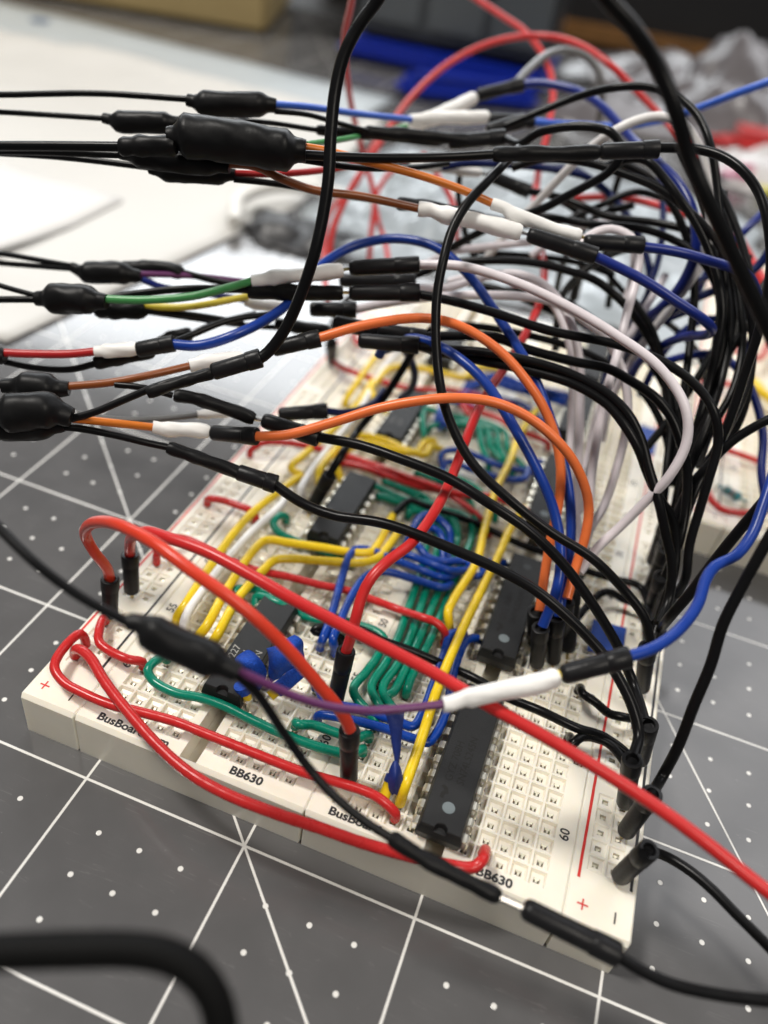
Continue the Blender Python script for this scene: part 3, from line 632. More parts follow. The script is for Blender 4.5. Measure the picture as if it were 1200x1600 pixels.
    ('wire','red2',0.082,[(-0.999,1.511,1.62),(-0.975,1.434,1.95),(-1.044,1.276,2.4),(-1.105,1.213,2.731),(-0.805,0.954,3.284),(-0.475,0.781,3.617),(0.028,0.52,3.957),(0.64,0.281,4.136),(1.255,0.114,4.086),(1.961,0.064,3.835),(2.47,0.1,3.426),(3.014,0.137,2.853),(3.354,0.152,2.465),(3.491,0.154,2.2)]),
    ('house','black',0.135,[(3.584,0.251,0.93),(3.46,0.254,2.05)]),
  ]),
  ('jumper_wire', 'long red jumper from the second housing on the left rail to the right edge', 'jumper wire', 'jumper leads arching over the breadboard', [
    ('house','black',0.135,[(-0.953,1.968,0.93),(-0.999,2.066,1.7)]),
    ('wire','red',0.082,[(-1.029,2.101,1.6),(-0.876,1.918,2.1),(-0.256,1.218,3.132),(0.021,1.103,3.391),(0.37,1.017,3.507),(1.005,0.953,3.573),(1.755,0.84,3.549),(2.239,0.776,3.498),(3.151,0.734,3.358),(4.269,0.638,3.255),(5.061,0.504,3.195),(5.943,0.381,3.124),(7.014,0.227,2.965),(7.728,0.047,2.873),(8.511,-0.169,2.721),(9.082,-0.347,2.669)]),
  ]),
  ('jumper_wire', 'red jumper rising from the housing in the board middle up to the top edge', 'jumper wire', 'jumper leads arching over the breadboard', [
    ('house','black',0.135,[(2.918,1.356,0.93),(2.917,1.523,2)]),
    ('wire','red',0.08,[(2.915,1.515,1.95),(2.946,1.558,2.3),(2.948,1.637,2.6),(2.932,1.85,2.848),(2.973,2.031,3.048),(3.077,2.287,3.163),(3.276,2.774,3.209),(3.375,3.154,3.315),(3.445,3.698,3.463),(3.452,4.219,3.602),(3.431,4.956,3.845),(3.423,5.895,4.008),(3.557,7.038,4.215),(3.64,7.895,4.413),(3.645,8.846,4.587),(3.514,9.777,4.774),(3.253,10.806,4.798),(2.763,12.231,5.037),(2.39,13.894,5.52),(2.241,15.032,6.11),(1.982,16.142,6.699),(1.491,17.071,7.137),(0.707,17.854,7.485),(-0.161,18.469,7.659),(-1.155,19.077,7.859),(-2.044,19.134,8.167)]),
  ]),
  ('jumper_wire', 'red wire drawing a wide arc across the blurred background', 'jumper wire', 'jumper leads arching over the breadboard', [
    ('wire','red',0.08,[(-1.743,11.834,2.671),(-1.92,12.409,3.391),(-1.842,13.054,4.125),(-1.614,13.741,4.867),(-1.443,14.249,5.415),(-1.186,14.852,6.05),(-0.587,15.651,6.822),(0.26,16.315,7.368),(1.224,16.765,7.633),(2.219,16.393,7.709),(3.205,15.791,7.518),(4.033,15.632,7.107),(4.778,15.474,6.72),(5.519,14.728,6.427),(6.199,13.889,6.042),(7.072,13.435,5.273),(7.816,12.53,4.793),(8.618,11.592,4.259)]),
  ]),
  ('jumper_wire', 'thin red wire dropping from the top edge behind the thick black lead', 'jumper wire', 'jumper leads arching over the breadboard', [
    ('wire','red',0.07,[(-1.278,10.606,8.922),(-1.608,11.32,8.284),(-1.927,11.985,7.586),(-2.068,12.66,6.851),(-2.337,14.175,5.57),(-2.121,14.666,4.524),(-1.529,14.152,3.761),(-1.323,13.611,3.073),(-1.101,13.076,2.386)]),
  ]),
  ('jumper_wire', 'red wire crossing low behind the upper sleeves', 'jumper wire', 'jumper leads arching over the breadboard', [
    ('wire','red',0.07,[(-1.921,16.487,5.037),(-2.29,15.946,4.504),(-2.418,15.139,3.596),(-2.84,14.521,2.986),(-2.282,12.877,2.475),(-1.18,10.517,2.54)]),
  ]),
  ('jumper_wire', 'pale red wire curving behind the black leads at upper right', 'jumper wire', 'jumper leads arching over the breadboard', [
    ('wire','red',0.08,[(3.145,13.658,5.039),(3.841,13.411,5.342),(4.668,13.132,5.572),(5.501,12.745,5.675),(6.313,12.305,5.721),(6.929,12.254,5.494),(7.488,11.498,5.239),(7.893,10.714,4.992)]),
  ]),
  ('spliced_lead', 'black splice with a green lead ending in a white sleeve', 'splice', 'spliced leads coming in from the left', [
    ('wire','black',0.045,[(-5.24,4.067,4.537),(-4.509,4.075,4.506),(-3.803,4.108,4.506)]),
    ('wire','black',0.055,[(-4.944,3.65,4.281),(-4.369,3.87,4.382),(-3.787,4.078,4.467)]),
    ('shrink','black',0.24,[(-3.829,4.07,4.469),(-3.583,4.136,4.514),(-2.967,4.296,4.618),(-2.683,4.352,4.644)]),
    ('wire','green2',0.065,[(-2.763,4.352,4.666),(-2.179,4.546,4.734),(-1.429,4.856,4.893),(-0.987,5.099,5.057),(-0.567,5.341,5.226)]),
    ('shrink','white',0.125,[(-0.612,5.318,5.211),(-0.46,5.398,5.245),(-0.329,5.477,5.285),(0.08,5.683,5.366),(0.677,6,5.502)]),
    ('pin','gold',0.03,[(0.658,5.993,5.499),(0.823,6.073,5.548)]),
  ]),
  ('jumper_wire', 'pinkish white jumper curving from the upper of two stacked housings', 'jumper wire', 'jumper leads arching over the breadboard', [
    ('house','black',0.135,[(0.755,6.049,5.539),(1.801,6.465,5.741)]),
    ('wire','lav',0.076,[(1.753,6.448,5.734),(2.478,6.482,5.89),(3.339,6.428,5.905),(4.216,6.296,5.824),(5.1,6.1,5.667),(5.882,5.844,5.469),(6.413,5.542,5.127),(6.62,5.343,4.681),(6.562,5.127,4.132),(6.405,5.083,3.655),(6.175,4.953,3.095),(5.923,4.674,2.681),(5.79,4.303,2.44)]),
    ('house','black',0.135,[(6.082,4.015,0.93),(5.795,4.688,1.95)]),
  ]),
  ('spliced_lead', 'black lead with a black sleeve below the green one', 'splice', 'spliced leads coming in from the left', [
    ('wire','black',0.06,[(-2.908,4.377,4.579),(-2.268,4.691,4.772),(-1.516,5.01,4.94),(-0.617,5.317,5.055)]),
    ('shrink','black',0.12,[(-0.65,5.291,5.033),(-0.336,5.396,5.071),(0.249,5.597,5.148),(0.792,5.791,5.227)]),
    ('pin','gold',0.03,[(0.772,5.784,5.224),(0.947,5.847,5.25)]),
  ]),
  ('jumper_wire', 'black jumper leaving the lower of two stacked housings to the right rail', 'jumper wire', 'black ground jumpers on the right rail', [
    ('house','black',0.135,[(0.882,5.816,5.232),(1.955,6.207,5.397)]),
    ('wire','black',0.074,[(1.904,6.174,5.373),(2.439,6.195,5.408),(3.082,6.214,5.412),(4.146,6.273,5.348),(5.177,6.4,5.373),(5.963,6.394,5.308),(6.53,6.258,5.151),(6.899,6.027,4.938),(7.13,5.873,4.537),(7.197,5.572,4.011),(7.233,5.323,3.553),(7.278,5.072,3.091),(7.401,4.843,2.634),(7.443,4.961,2.1)]),
    ('house','black',0.135,[(7.427,5.159,0.93),(7.335,4.987,2.1)]),
  ]),
  ('spliced_lead', 'lowest black splice on the left with an orange lead in a white sleeve', 'splice', 'spliced leads coming in from the left', [
    ('wire','black',0.06,[(-3.144,1.469,4.054),(-2.885,1.546,4.073),(-2.626,1.623,4.093)]),
    ('shrink','black',0.27,[(-2.794,1.563,4.069),(-2.571,1.683,4.078),(-2.049,1.976,4.114),(-1.779,2.06,4.062)]),
    ('wire','orange',0.062,[(-1.893,2.102,3.986),(-1.469,2.475,3.837),(-0.986,2.948,3.634)]),
    ('shrink','white',0.12,[(-1.035,2.937,3.635),(-0.84,3.052,3.588),(-0.543,3.263,3.556),(-0.32,3.402,3.516)]),
    ('pin','gold',0.03,[(-0.338,3.396,3.513),(-0.232,3.426,3.52)]),
    ('wire','black',0.055,[(-1.884,2.087,3.965),(-1.534,2.294,4.112),(-1.165,2.559,4.321),(-0.793,2.818,4.524),(-0.447,3.122,4.63)]),
  ]),
  ('jumper_wire', 'lower bright orange jumper arching from its black housing', 'jumper wire', 'jumper leads arching over the breadboard', [
    ('house','black',0.135,[(-0.288,3.406,3.512),(0.472,3.462,3.683)]),
    ('wire','orange2',0.077,[(0.435,3.449,3.678),(0.935,3.56,3.828),(1.541,3.815,4.119),(2.212,4.125,4.455),(3.082,4.437,4.74),(3.723,4.627,4.787),(4.333,4.757,4.618),(4.979,4.744,4.271),(5.384,4.723,3.824),(5.593,4.69,3.416),(5.679,4.526,3.044),(5.703,4.265,2.576),(5.724,3.851,2.241)]),
    ('house','black',0.135,[(5.952,4.184,0.93),(5.75,4.145,1.9)]),
  ]),
  ('spliced_lead', 'thick black splice at the left edge with a brown lead in a white sleeve', 'splice', 'spliced leads coming in from the left', [
    ('wire','black',0.06,[(-3.754,2.153,3.926),(-3.436,2.254,3.957),(-3.119,2.354,3.988)]),
    ('shrink','black',0.22,[(-3.178,2.326,3.971),(-2.954,2.43,3.991),(-2.483,2.62,4.004),(-2.289,2.709,4.021)]),
    ('wire','brown',0.06,[(-2.352,2.706,4.035),(-1.814,3.03,4.111),(-1.354,3.359,4.216),(-0.855,3.831,4.32)]),
    ('shrink','white',0.125,[(-0.892,3.818,4.314),(-0.71,3.971,4.353),(-0.227,4.318,4.406)]),
    ('wire','black',0.05,[(-1.714,3.045,4.102),(-1.292,3.163,4.125),(-0.894,3.316,4.04)]),
    ('shrink','black',0.1,[(-0.876,3.322,4.042),(-0.627,3.423,4.026),(-0.059,3.59,3.918),(0.316,3.677,3.821)]),
    ('pin','silver',0.03,[(0.294,3.677,3.826),(0.473,3.713,3.82)]),
  ]),
  ('jumper_wire', 'black jumper from the housing just above the lower orange wire', 'jumper wire', 'black ground jumpers on the right rail', [
    ('house','black',0.135,[(0.43,3.711,3.83),(1.363,3.76,3.79)]),
    ('wire','black',0.078,[(1.299,3.757,3.804),(1.987,3.829,3.857),(2.631,3.754,3.906),(3.469,3.674,3.898),(4.141,3.504,3.829),(4.815,3.47,3.606),(5.394,3.447,3.266),(5.971,3.348,2.836),(6.606,3.158,2.285),(7.009,2.909,1.885),(7.213,2.191,2)]),
    ('house','black',0.135,[(7.485,2.368,0.93),(7.257,2.126,2.05)]),
  ]),
  ('jumper_wire', 'upper bright orange jumper arching behind the lower one', 'jumper wire', 'jumper leads arching over the breadboard', [
    ('house','black',0.135,[(0.152,4.55,4.574),(0.8,4.906,4.815)]),
    ('wire','orange2',0.077,[(0.757,4.884,4.8),(1.395,5.257,5.063),(2.207,5.623,5.271),(2.775,5.653,5.308),(3.508,5.64,5.094),(4.154,5.48,4.731),(4.606,5.352,4.302),(4.938,5.142,3.809),(5.122,4.872,3.287),(5.201,4.522,2.7),(5.3,4.133,2.218),(5.391,3.739,1.889)]),
    ('house','black',0.135,[(5.501,3.961,0.93),(5.347,3.808,1.8)]),
  ]),
  ('spliced_lead', 'red lead in a white sleeve meeting the left blue jumper', 'splice', 'spliced leads coming in from the left', [
    ('wire','black',0.05,[(-4.355,2.823,3.779),(-4.075,2.927,3.824),(-3.794,3.03,3.869)]),
    ('wire','red3',0.065,[(-3.876,3.077,3.946),(-3.353,3.25,4.006),(-2.788,3.452,4.088),(-2.406,3.616,4.177)]),
    ('shrink','white',0.115,[(-2.434,3.606,4.172),(-2.24,3.682,4.209),(-1.817,3.854,4.295)]),
    ('shrink','black',0.13,[(-4.095,2.964,3.873),(-3.907,3.031,3.901),(-3.735,3.086,3.918)]),
  ]),
  ('jumper_wire', 'blue jumper dipping from its housing at left and arching over the board', 'jumper wire', 'jumper leads arching over the breadboard', [
    ('house','black',0.135,[(-1.839,3.832,4.276),(-1.319,4.094,4.44)]),
    ('wire','blue',0.082,[(-1.35,4.069,4.42),(-0.948,4.199,4.462),(-0.441,4.504,4.682),(-0.054,5.304,4.887),(0.141,6.49,5.284),(0.49,7.029,5.507),(1.038,7.308,5.684),(1.768,7.279,5.765),(2.439,7.034,5.608),(3.352,6.46,5.158),(4.132,5.944,4.654),(4.742,5.525,3.998),(5.194,5.121,3.403),(5.493,4.662,2.784),(5.621,4.177,2.182),(5.71,3.783,1.853)]),
    ('house','black',0.135,[(5.886,3.691,0.93),(5.677,3.719,1.9)]),
  ]),
  ('jumper_wire', 'blue jumper that plugs into the upright housing beside the middle right chip', 'jumper wire', 'jumper leads arching over the breadboard', [
    ('wire','blue',0.082,[(1.515,5.908,4.23),(1.609,5.893,4.499),(1.843,5.852,4.7),(2.343,5.796,4.812),(2.963,5.537,4.809),(3.485,5.275,4.673),(4.06,4.967,4.312),(4.659,4.684,3.818),(5.105,4.482,3.304),(5.388,4.171,2.864),(5.516,3.731,2.47),(5.5,3.435,1.9)]),
    ('house','black',0.135,[(5.64,3.497,0.93),(5.481,3.444,1.85)]),
  ]),
  ('spliced_lead', 'big smooth black splice with orange, green and black leads at upper left', 'splice', 'spliced leads coming in from the left', [
    ('wire','black',0.07,[(-4.787,4.093,6.632),(-3.694,4.43,6.804),(-2.516,4.786,6.982)]),
    ('shrink','black',0.3,[(-1.871,4.994,7.207),(-1.638,5.098,7.245),(-0.761,5.399,7.286),(-0.439,5.481,7.269),(0.026,5.649,7.3)]),
    ('shrink','black',0.14,[(-2.537,4.785,6.987),(-2.141,4.873,7.057),(-1.72,4.965,7.132)]),
    ('wire','orange',0.065,[(-0.067,5.766,7.306),(0.231,5.944,7.278),(0.647,6.228,7.185),(1.451,6.69,7.037),(2.133,6.986,6.886),(2.678,7.128,6.748)]),
    ('shrink','white',0.115,[(2.637,7.121,6.75),(2.871,7.148,6.719),(2.991,7.136,6.671),(3.311,7.173,6.628),(3.738,7.221,6.568),(4.124,7.303,6.559)]),
    ('pin','gold',0.03,[(4.095,7.293,6.555),(4.238,7.302,6.527)]),
    ('wire','black',0.07,[(0.009,5.604,7.253),(0.672,6.147,7.239),(1.648,6.937,7.273),(2.475,7.488,7.38)]),
    ('shrink','black',0.115,[(2.428,7.472,7.374),(2.71,7.572,7.415),(3.271,7.78,7.505),(3.989,8.05,7.626)]),
    ('pin','silver',0.03,[(3.942,8.033,7.619),(4.049,8.085,7.651)]),
    ('wire','green2',0.05,[(-0.205,6.189,7.213),(-0.171,7.83,6.937),(-0.188,9.588,6.653),(-0.017,10.862,6.535)]),
    ('wire','black',0.05,[(-0.048,5.753,7.13),(0.587,6.449,6.991),(1.162,7.313,6.907),(1.579,8.172,6.861)]),
  ]),
  ('jumper_wire', 'blue jumper from the housing tip by the orange white sleeve', 'jumper wire', 'jumper leads arching over the breadboard', [
    ('house','black',0.135,[(4.194,7.259,6.488),(5.091,7.544,6.578)]),
    ('wire','blue2',0.08,[(5.05,7.516,6.556),(5.648,7.666,6.57),(6.176,7.859,6.496),(6.737,8.142,6.362),(7.076,8.484,6.044),(7.365,8.608,5.486),(7.439,8.557,4.781)]),
  ]),
  ('jumper_wire', 'black jumper continuing rightward from the uppermost sharp housing', 'jumper wire', 'black ground jumpers on the right rail', [
    ('house','black',0.135,[(3.986,8.056,7.633),(4.848,8.28,7.818)]),
    ('wire','black',0.074,[(4.795,8.275,7.826),(5.308,8.34,7.919),(5.745,8.2,7.949),(6.115,7.959,7.879),(6.43,7.739,7.693),(6.675,7.427,7.417),(6.96,7.143,6.852),(7.111,6.868,6.176),(7.184,6.641,5.421),(7.227,6.238,4.469),(7.106,5.887,3.623),(7.095,5.398,2.742)]),
    ('house','black',0.135,[(7.249,6.2,0.93),(7.161,5.944,2.2)]),
  ]),
  ('spliced_lead', 'black splice at upper left with a brown lead in a white sleeve', 'splice', 'spliced leads coming in from the left', [
    ('wire','black',0.055,[(-5.079,4.381,6.424),(-3.948,4.725,6.593),(-2.72,5.072,6.748)]),
    ('shrink','black',0.17,[(-2.754,5.074,6.758),(-2.482,5.133,6.779),(-2.039,5.216,6.796),(-1.364,5.359,6.844),(-1.083,5.415,6.859)]),
    ('wire','brown',0.065,[(-1.14,5.44,6.905),(-0.721,5.557,6.927),(-0.346,5.674,6.806),(0.085,5.924,6.669),(0.692,6.295,6.625),(1.642,6.703,6.531)]),
    ('shrink','white',0.14,[(1.582,6.688,6.531),(1.762,6.727,6.544),(1.957,6.735,6.519),(2.468,6.816,6.523),(3.242,6.912,6.497)]),
    ('pin','silver',0.035,[(3.208,6.913,6.509),(3.374,6.938,6.492)]),
  ]),
  ('jumper_wire', 'blue jumper hooked sharply back on itself at the right', 'jumper wire', 'jumper leads arching over the breadboard', [
    ('house','black',0.135,[(3.333,6.931,6.495),(4.46,6.996,6.421)]),
    ('wire','blue2',0.08,[(4.388,6.984,6.426),(5.202,6.92,6.287),(5.877,6.902,6.083),(6.343,6.982,5.893),(6.522,7.149,5.727),(6.529,7.561,5.426),(6.284,8.122,5.054),(6.025,8.587,4.575),(5.772,8.858,4.024),(5.7,8.909,3.477)]),
  ]),
  ('spliced_lead', 'small black splice with a red lead under the big upper left one', 'splice', 'spliced leads coming in from the left', [
    ('wire','black',0.05,[(-5.552,4.879,6.196),(-3.956,5.319,6.362),(-2.585,5.646,6.444)]),
    ('shrink','black',0.16,[(-2.597,5.628,6.426),(-2.376,5.661,6.43),(-1.528,5.867,6.539),(-1.254,5.942,6.585)]),
    ('wire','red3',0.055,[(-1.314,5.928,6.585),(-0.799,6.432,6.566),(-0.213,7.465,6.521),(0.241,8.835,6.437)]),
    ('wire','black',0.05,[(-1.257,5.886,6.52),(-0.708,6.25,6.485),(0.062,6.843,6.343),(0.985,7.491,6.225)]),
    ('shrink','black',0.11,[(0.985,7.491,6.225),(1.404,7.611,6.252),(2.495,7.829,6.211)]),
  ]),
  ('spliced_lead', 'topmost black splice at left with a light blue lead', 'splice', 'spliced leads coming in from the left', [
    ('wire','black',0.05,[(-6.164,5.748,6.755),(-5.544,5.923,6.844),(-4.022,6.382,7.1),(-2.553,6.749,7.257)]),
    ('shrink','black',0.2,[(-2.559,6.74,7.247),(-2.298,6.812,7.232),(-1.479,7.168,7.329),(-1.218,7.269,7.346)]),
    ('wire','blue3',0.06,[(-1.263,7.267,7.357),(-0.95,7.924,7.258),(-0.457,9.16,7.007),(0.207,10.462,6.787)]),
    ('shrink','white',0.13,[(0.15,10.441,6.779),(0.758,11.02,6.829),(1.418,11.62,6.875)]),
    ('wire','black',0.045,[(-1.208,7.208,7.272),(-0.826,7.651,7.217),(-0.429,8.143,7.061),(-0.004,8.648,6.91)]),
    ('shrink','black',0.1,[(-0.109,8.61,6.894),(0.597,9.016,6.92),(1.651,9.577,6.923)]),
  ]),
  ('jumper_wire', 'blue jumper running right from behind the topmost white sleeves', 'jumper wire', 'jumper leads arching over the breadboard', [
    ('house','black',0.135,[(1.462,11.592,6.83),(2.327,11.874,6.926)]),
    ('wire','blue3',0.08,[(2.267,11.853,6.917),(3.09,12.547,6.88),(3.955,12.847,6.995),(4.77,13.237,7.231),(5.409,13.072,7.645),(5.897,12.834,8.016),(6.652,12.764,8.51)]),
  ]),
  ('spliced_lead', 'black splice with a yellow tip just above the big one', 'splice', 'spliced leads coming in from the left', [
    ('wire','black',0.045,[(-6.241,5.768,6.487),(-5.591,5.917,6.568),(-3.853,6.298,6.771)]),
    ('shrink','black',0.18,[(-3.866,6.301,6.777),(-3.561,6.367,6.771),(-2.816,6.618,6.863),(-2.6,6.695,6.894)]),
    ('wire','yellow2',0.06,[(-2.639,6.681,6.888),(-2.588,6.685,6.879),(-2.537,6.689,6.869)]),
    ('wire','black',0.045,[(-2.593,6.705,6.904),(-1.682,7.492,6.951),(-0.833,8.149,6.865)]),
    ('shrink','black',0.09,[(-0.833,8.149,6.865),(-0.01,8.683,6.857),(1.115,9.37,6.826)]),
    ('pin','silver',0.03,[(1.115,9.37,6.826),(1.227,9.402,6.833)]),
  ]),
  ('jumper_wire', 'black jumper with a wrinkled sleeve tucked behind the uppermost housing', 'jumper wire', 'black ground jumpers on the right rail', [
    ('house','black',0.135,[(1.227,9.402,6.833),(2.171,9.811,7.055)]),
    ('wire','black',0.074,[(2.117,9.792,7.047),(2.559,9.311,7.146),(2.808,9.186,7.401),(3.211,9.172,7.587),(3.684,9.115,7.704),(4.023,8.952,7.734),(4.22,8.892,7.611),(4.287,8.75,7.426),(4.173,8.768,7.166),(3.921,8.763,6.915),(3.629,8.854,6.633),(3.273,8.894,6.307),(2.651,8.938,5.902),(2.104,9.079,5.435),(1.638,9.245,4.975)]),
  ]),
  ('spliced_lead', 'white sleeve on a short green lead slanting up to the top housing', 'splice', 'spliced leads coming in from the left', [
    ('wire','green2',0.05,[(-0.671,9.919,6.39),(-0.395,10.64,6.377),(-0.149,11.372,6.386)]),
    ('shrink','white',0.15,[(-0.218,11.338,6.365),(0.268,11.913,6.566),(0.849,12.722,6.912)]),
    ('pin','gold',0.035,[(0.824,12.713,6.908),(0.912,12.772,6.954)]),
  ]),
  ('jumper_wire', 'blue jumper falling to the right from the highest tilted housing', 'jumper wire', 'jumper leads arching over the breadboard', [
    ('house','black',0.135,[(0.874,12.759,6.949),(1.726,13.221,7.258)]),
    ('wire','blue2',0.09,[(1.65,13.194,7.247),(2.158,13.152,7.372),(2.866,12.955,7.418),(3.499,12.39,7.367),(4.26,11.447,7.15),(4.926,10.468,7.074),(5.387,9.921,6.934),(5.729,9.52,6.685),(5.968,9.222,6.272),(6.02,9.137,5.845),(5.913,9.145,5.258),(5.691,9.338,4.763)]),
  ]),
  ('jumper_wire', 'grey jumper making a small blurred arch near the top', 'jumper wire', 'jumper leads arching over the breadboard', [
    ('wire','grey',0.09,[(1.563,13.317,7.258),(1.674,14.044,7.453),(1.843,14.891,7.617),(2.132,15.651,7.645),(2.586,15.722,7.605),(2.972,15.617,7.378),(3.2,15.546,6.92),(3.3,15.627,6.363)]),
  ]),
  ('jumper_wire', 'thin black jumper arcing just under the red arc', 'jumper wire', 'black ground jumpers on the right rail', [
    ('house','black',0.135,[(1.711,10.282,6.949),(2.319,10.64,7.202)]),
    ('wire','black',0.07,[(2.035,10.351,7.098),(2.639,10.542,7.47),(3.138,10.651,7.774),(3.764,10.529,8.087),(4.296,10.494,8.214),(4.815,10.341,8.206),(5.246,10.055,8.067),(5.582,9.638,7.801),(5.85,9.367,7.411),(6.103,9.017,6.932),(6.4,8.712,6.338),(6.701,8.4,5.736),(6.904,8.047,5.111),(6.978,7.413,4.193),(6.962,6.888,3.427),(7.055,6.313,2.729)]),
  ]),
  ('jumper_wire', 'thick black lead curving down past the orange lead to a ribbed housing', 'jumper wire', 'jumper leads arching over the breadboard', [
    ('wire','black',0.085,[(0.939,5.865,9.649),(0.798,5.836,9.342),(0.641,5.683,9.049),(0.537,5.493,8.699),(0.535,5.287,8.301),(0.631,5.02,7.807),(0.754,4.756,7.308),(0.81,4.521,6.862),(0.827,4.265,6.402),(0.759,4.072,5.882),(0.633,3.878,5.376),(0.48,3.702,5.056),(0.376,3.589,4.951),(0.252,3.513,4.896)]),
    ('house','black',0.135,[(-0.204,3.247,4.71),(0.405,3.612,4.971)]),
    ('shrink','black',0.09,[(-0.17,3.26,4.715),(-0.421,3.076,4.619),(-0.698,2.868,4.508),(-0.927,2.688,4.408)]),
  ]),
  ('jumper_wire', 'broad blurred black lead crossing the upper right corner', 'jumper wire', 'jumper leads arching over the breadboard', [
    ('wire','black',0.088,[(3.685,3.576,10.289),(3.925,3.615,10.113),(4.241,3.655,9.918),(4.602,3.737,9.602),(4.877,3.681,9.306),(5.152,3.685,8.923),(5.444,3.619,8.611),(5.904,3.592,8.141),(6.385,3.554,7.654),(6.828,3.534,7.198)]),
  ]),
  ('jumper_wire', 'white jumper arcing over the uppermost black housing', 'jumper wire', 'jumper leads arching over the breadboard', [
    ('wire','lav2',0.08,[(2.224,10.375,4.574),(2.544,10.434,5.181),(2.965,10.358,5.915),(3.464,10.166,6.806),(3.738,10.171,7.207),(4.007,10.088,7.504),(4.274,10.186,7.703),(4.667,10.274,7.856),(5.065,10.226,7.848),(5.439,10.109,7.609),(5.797,9.818,7.172),(6.056,9.56,6.643),(6.181,9.35,6.05),(6.108,9.214,5.598),(5.91,9.14,4.94),(5.706,9.19,4.117),(5.602,9.241,3.267)]),
  ]),
  ('cable', 'very blurred black cable in the near bottom left corner', 'cable', '', [
    ('wire','rubber',0.14,[(1.827,-4.358,4.169),(2.172,-4.205,4.207),(2.612,-4.02,4.244),(2.994,-3.87,4.266),(3.262,-3.804,4.27),(3.51,-3.801,4.206),(3.715,-3.871,4.069),(3.869,-4.02,3.852),(3.972,-4.188,3.629)]),
  ]),
  ('spliced_lead', 'large black splice in front with a purple lead in a white sleeve', 'splice', '', [
    ('wire','black',0.058,[(-1.085,-0.699,5.021),(-0.489,-0.882,4.802),(0.078,-1.03,4.63),(0.633,-1.071,4.432),(1.197,-1.057,4.295)]),
    ('shrink','black',0.2,[(1.159,-1.056,4.306),(1.307,-1.022,4.305),(1.488,-1.032,4.244),(1.894,-1.009,4.161),(2.186,-0.984,4.111),(2.426,-0.978,4.053)]),
    ('wire','purple',0.052,[(2.368,-0.971,4.077),(2.649,-0.83,3.853),(2.982,-0.685,3.619),(3.388,-0.494,3.42),(3.785,-0.248,3.288),(4.185,-0.019,3.289),(4.561,0.211,3.3)]),
    ('shrink','white',0.125,[(4.535,0.196,3.29),(4.622,0.247,3.304),(4.725,0.334,3.346),(5.111,0.576,3.426),(5.516,0.828,3.507),(5.72,0.989,3.583)]),
    ('pin','yellow2',0.075,[(5.679,0.969,3.571),(5.771,1.023,3.609)]),
    ('wire','black',0.055,[(2.388,-0.992,4.047),(2.619,-0.917,3.759),(2.965,-0.945,3.319),(3.343,-1.029,2.962),(3.715,-1.119,2.756),(4.144,-1.169,2.581),(4.554,-1.181,2.456)]),
    ('shrink','black',0.095,[(4.47,-1.176,2.484),(4.799,-1.187,2.382),(5.118,-1.182,2.301),(5.513,-1.169,2.208),(5.828,-1.156,2.138)]),
    ('pin','silver',0.05,[(5.796,-1.157,2.145),(6.169,-1.133,2.073)]),
  ]),
  ('jumper_wire', 'blue jumper rising to the right edge from the front white sleeve', 'jumper wire', 'jumper leads arching over the breadboard', [
    ('house','black',0.135,[(5.747,1.004,3.593),(6.457,1.412,3.877)]),
    ('wire','blue',0.075,[(6.416,1.392,3.865),(6.704,1.639,3.92),(6.968,2.026,3.988),(7.134,2.451,4.128),(7.174,2.84,4.259),(7.252,3.058,4.337),(7.489,3.318,4.42),(7.623,3.636,4.6),(7.663,3.995,4.853),(7.708,4.595,5.23)]),
  ]),
  ('jumper_wire', 'black jumper at the near corner plugged onto the silver pin', 'jumper wire', 'black ground jumpers on the right rail', [
    ('house','black',0.135,[(6.113,-1.133,2.087),(7.258,-1.135,1.931)]),
    ('wire','black',0.07,[(7.173,-1.14,1.947),(7.507,-1.201,1.942),(7.854,-1.23,1.969),(8.238,-1.202,2.055),(8.667,-1.136,2.171),(9.14,-1.035,2.317)]),
  ]),
  ('jumper_wire', 'black jumper leaning out of the rail toward the upper right edge', 'jumper wire', 'black ground jumpers on the right rail', [
    ('house','black',0.135,[(7.4,1.083,0.93),(7.424,1.065,2)]),
    ('wire','black',0.075,[(7.41,1.041,1.95),(7.573,1.525,1.831),(7.595,1.695,2.337),(7.569,1.936,2.938),(7.581,2.217,3.42),(7.54,2.5,3.919),(7.589,2.781,4.39),(7.637,2.972,4.757),(7.744,3.371,5.351)]),
  ]),
  ('jumper_wire', 'frontmost black jumper leaning out of the right rail', 'jumper wire', 'black ground jumpers on the right rail', [
    ('house','black',0.135,[(7.394,0.392,0.93),(7.5,0.356,1.85)]),
    ('wire','black',0.068,[(7.423,0.231,1.9),(7.791,0.9,1.041),(7.946,0.797,1.191),(8.222,0.664,1.273),(8.506,0.494,1.31),(8.792,0.298,1.315),(9.111,0.1,1.309),(9.517,-0.123,1.25)]),
  ]),
  ('jumper_wire', 'black jumper from the low left sleeve to the right rail near the tape square', 'jumper wire', 'black ground jumpers on the right rail', [
    ('wire','black',0.055,[(-2.237,1.885,3.824),(-1.862,2.107,3.826),(-1.363,2.308,3.77),(-0.844,2.491,3.686),(-0.528,2.638,3.616)]),
    ('shrink','black',0.1,[(-0.585,2.624,3.615),(-0.221,2.697,3.551),(0.215,2.779,3.47),(0.56,2.836,3.395)]),
    ('house','black',0.135,[(0.455,2.831,3.419),(1.072,2.92,3.355)]),
    ('wire','black',0.078,[(1.012,2.912,3.361),(1.498,2.887,3.201),(2.03,2.865,3.186),(2.815,2.9,3.326),(3.817,2.863,3.324),(4.681,2.849,3.228),(5.325,2.766,3.113),(6.301,2.592,2.644),(6.68,2.374,2.442),(6.982,2.121,2.22),(7.141,1.871,2.041),(7.119,1.534,2)]),
    ('house','black',0.135,[(7.348,1.526,0.93),(7.095,1.444,2.05)]),
  ]),
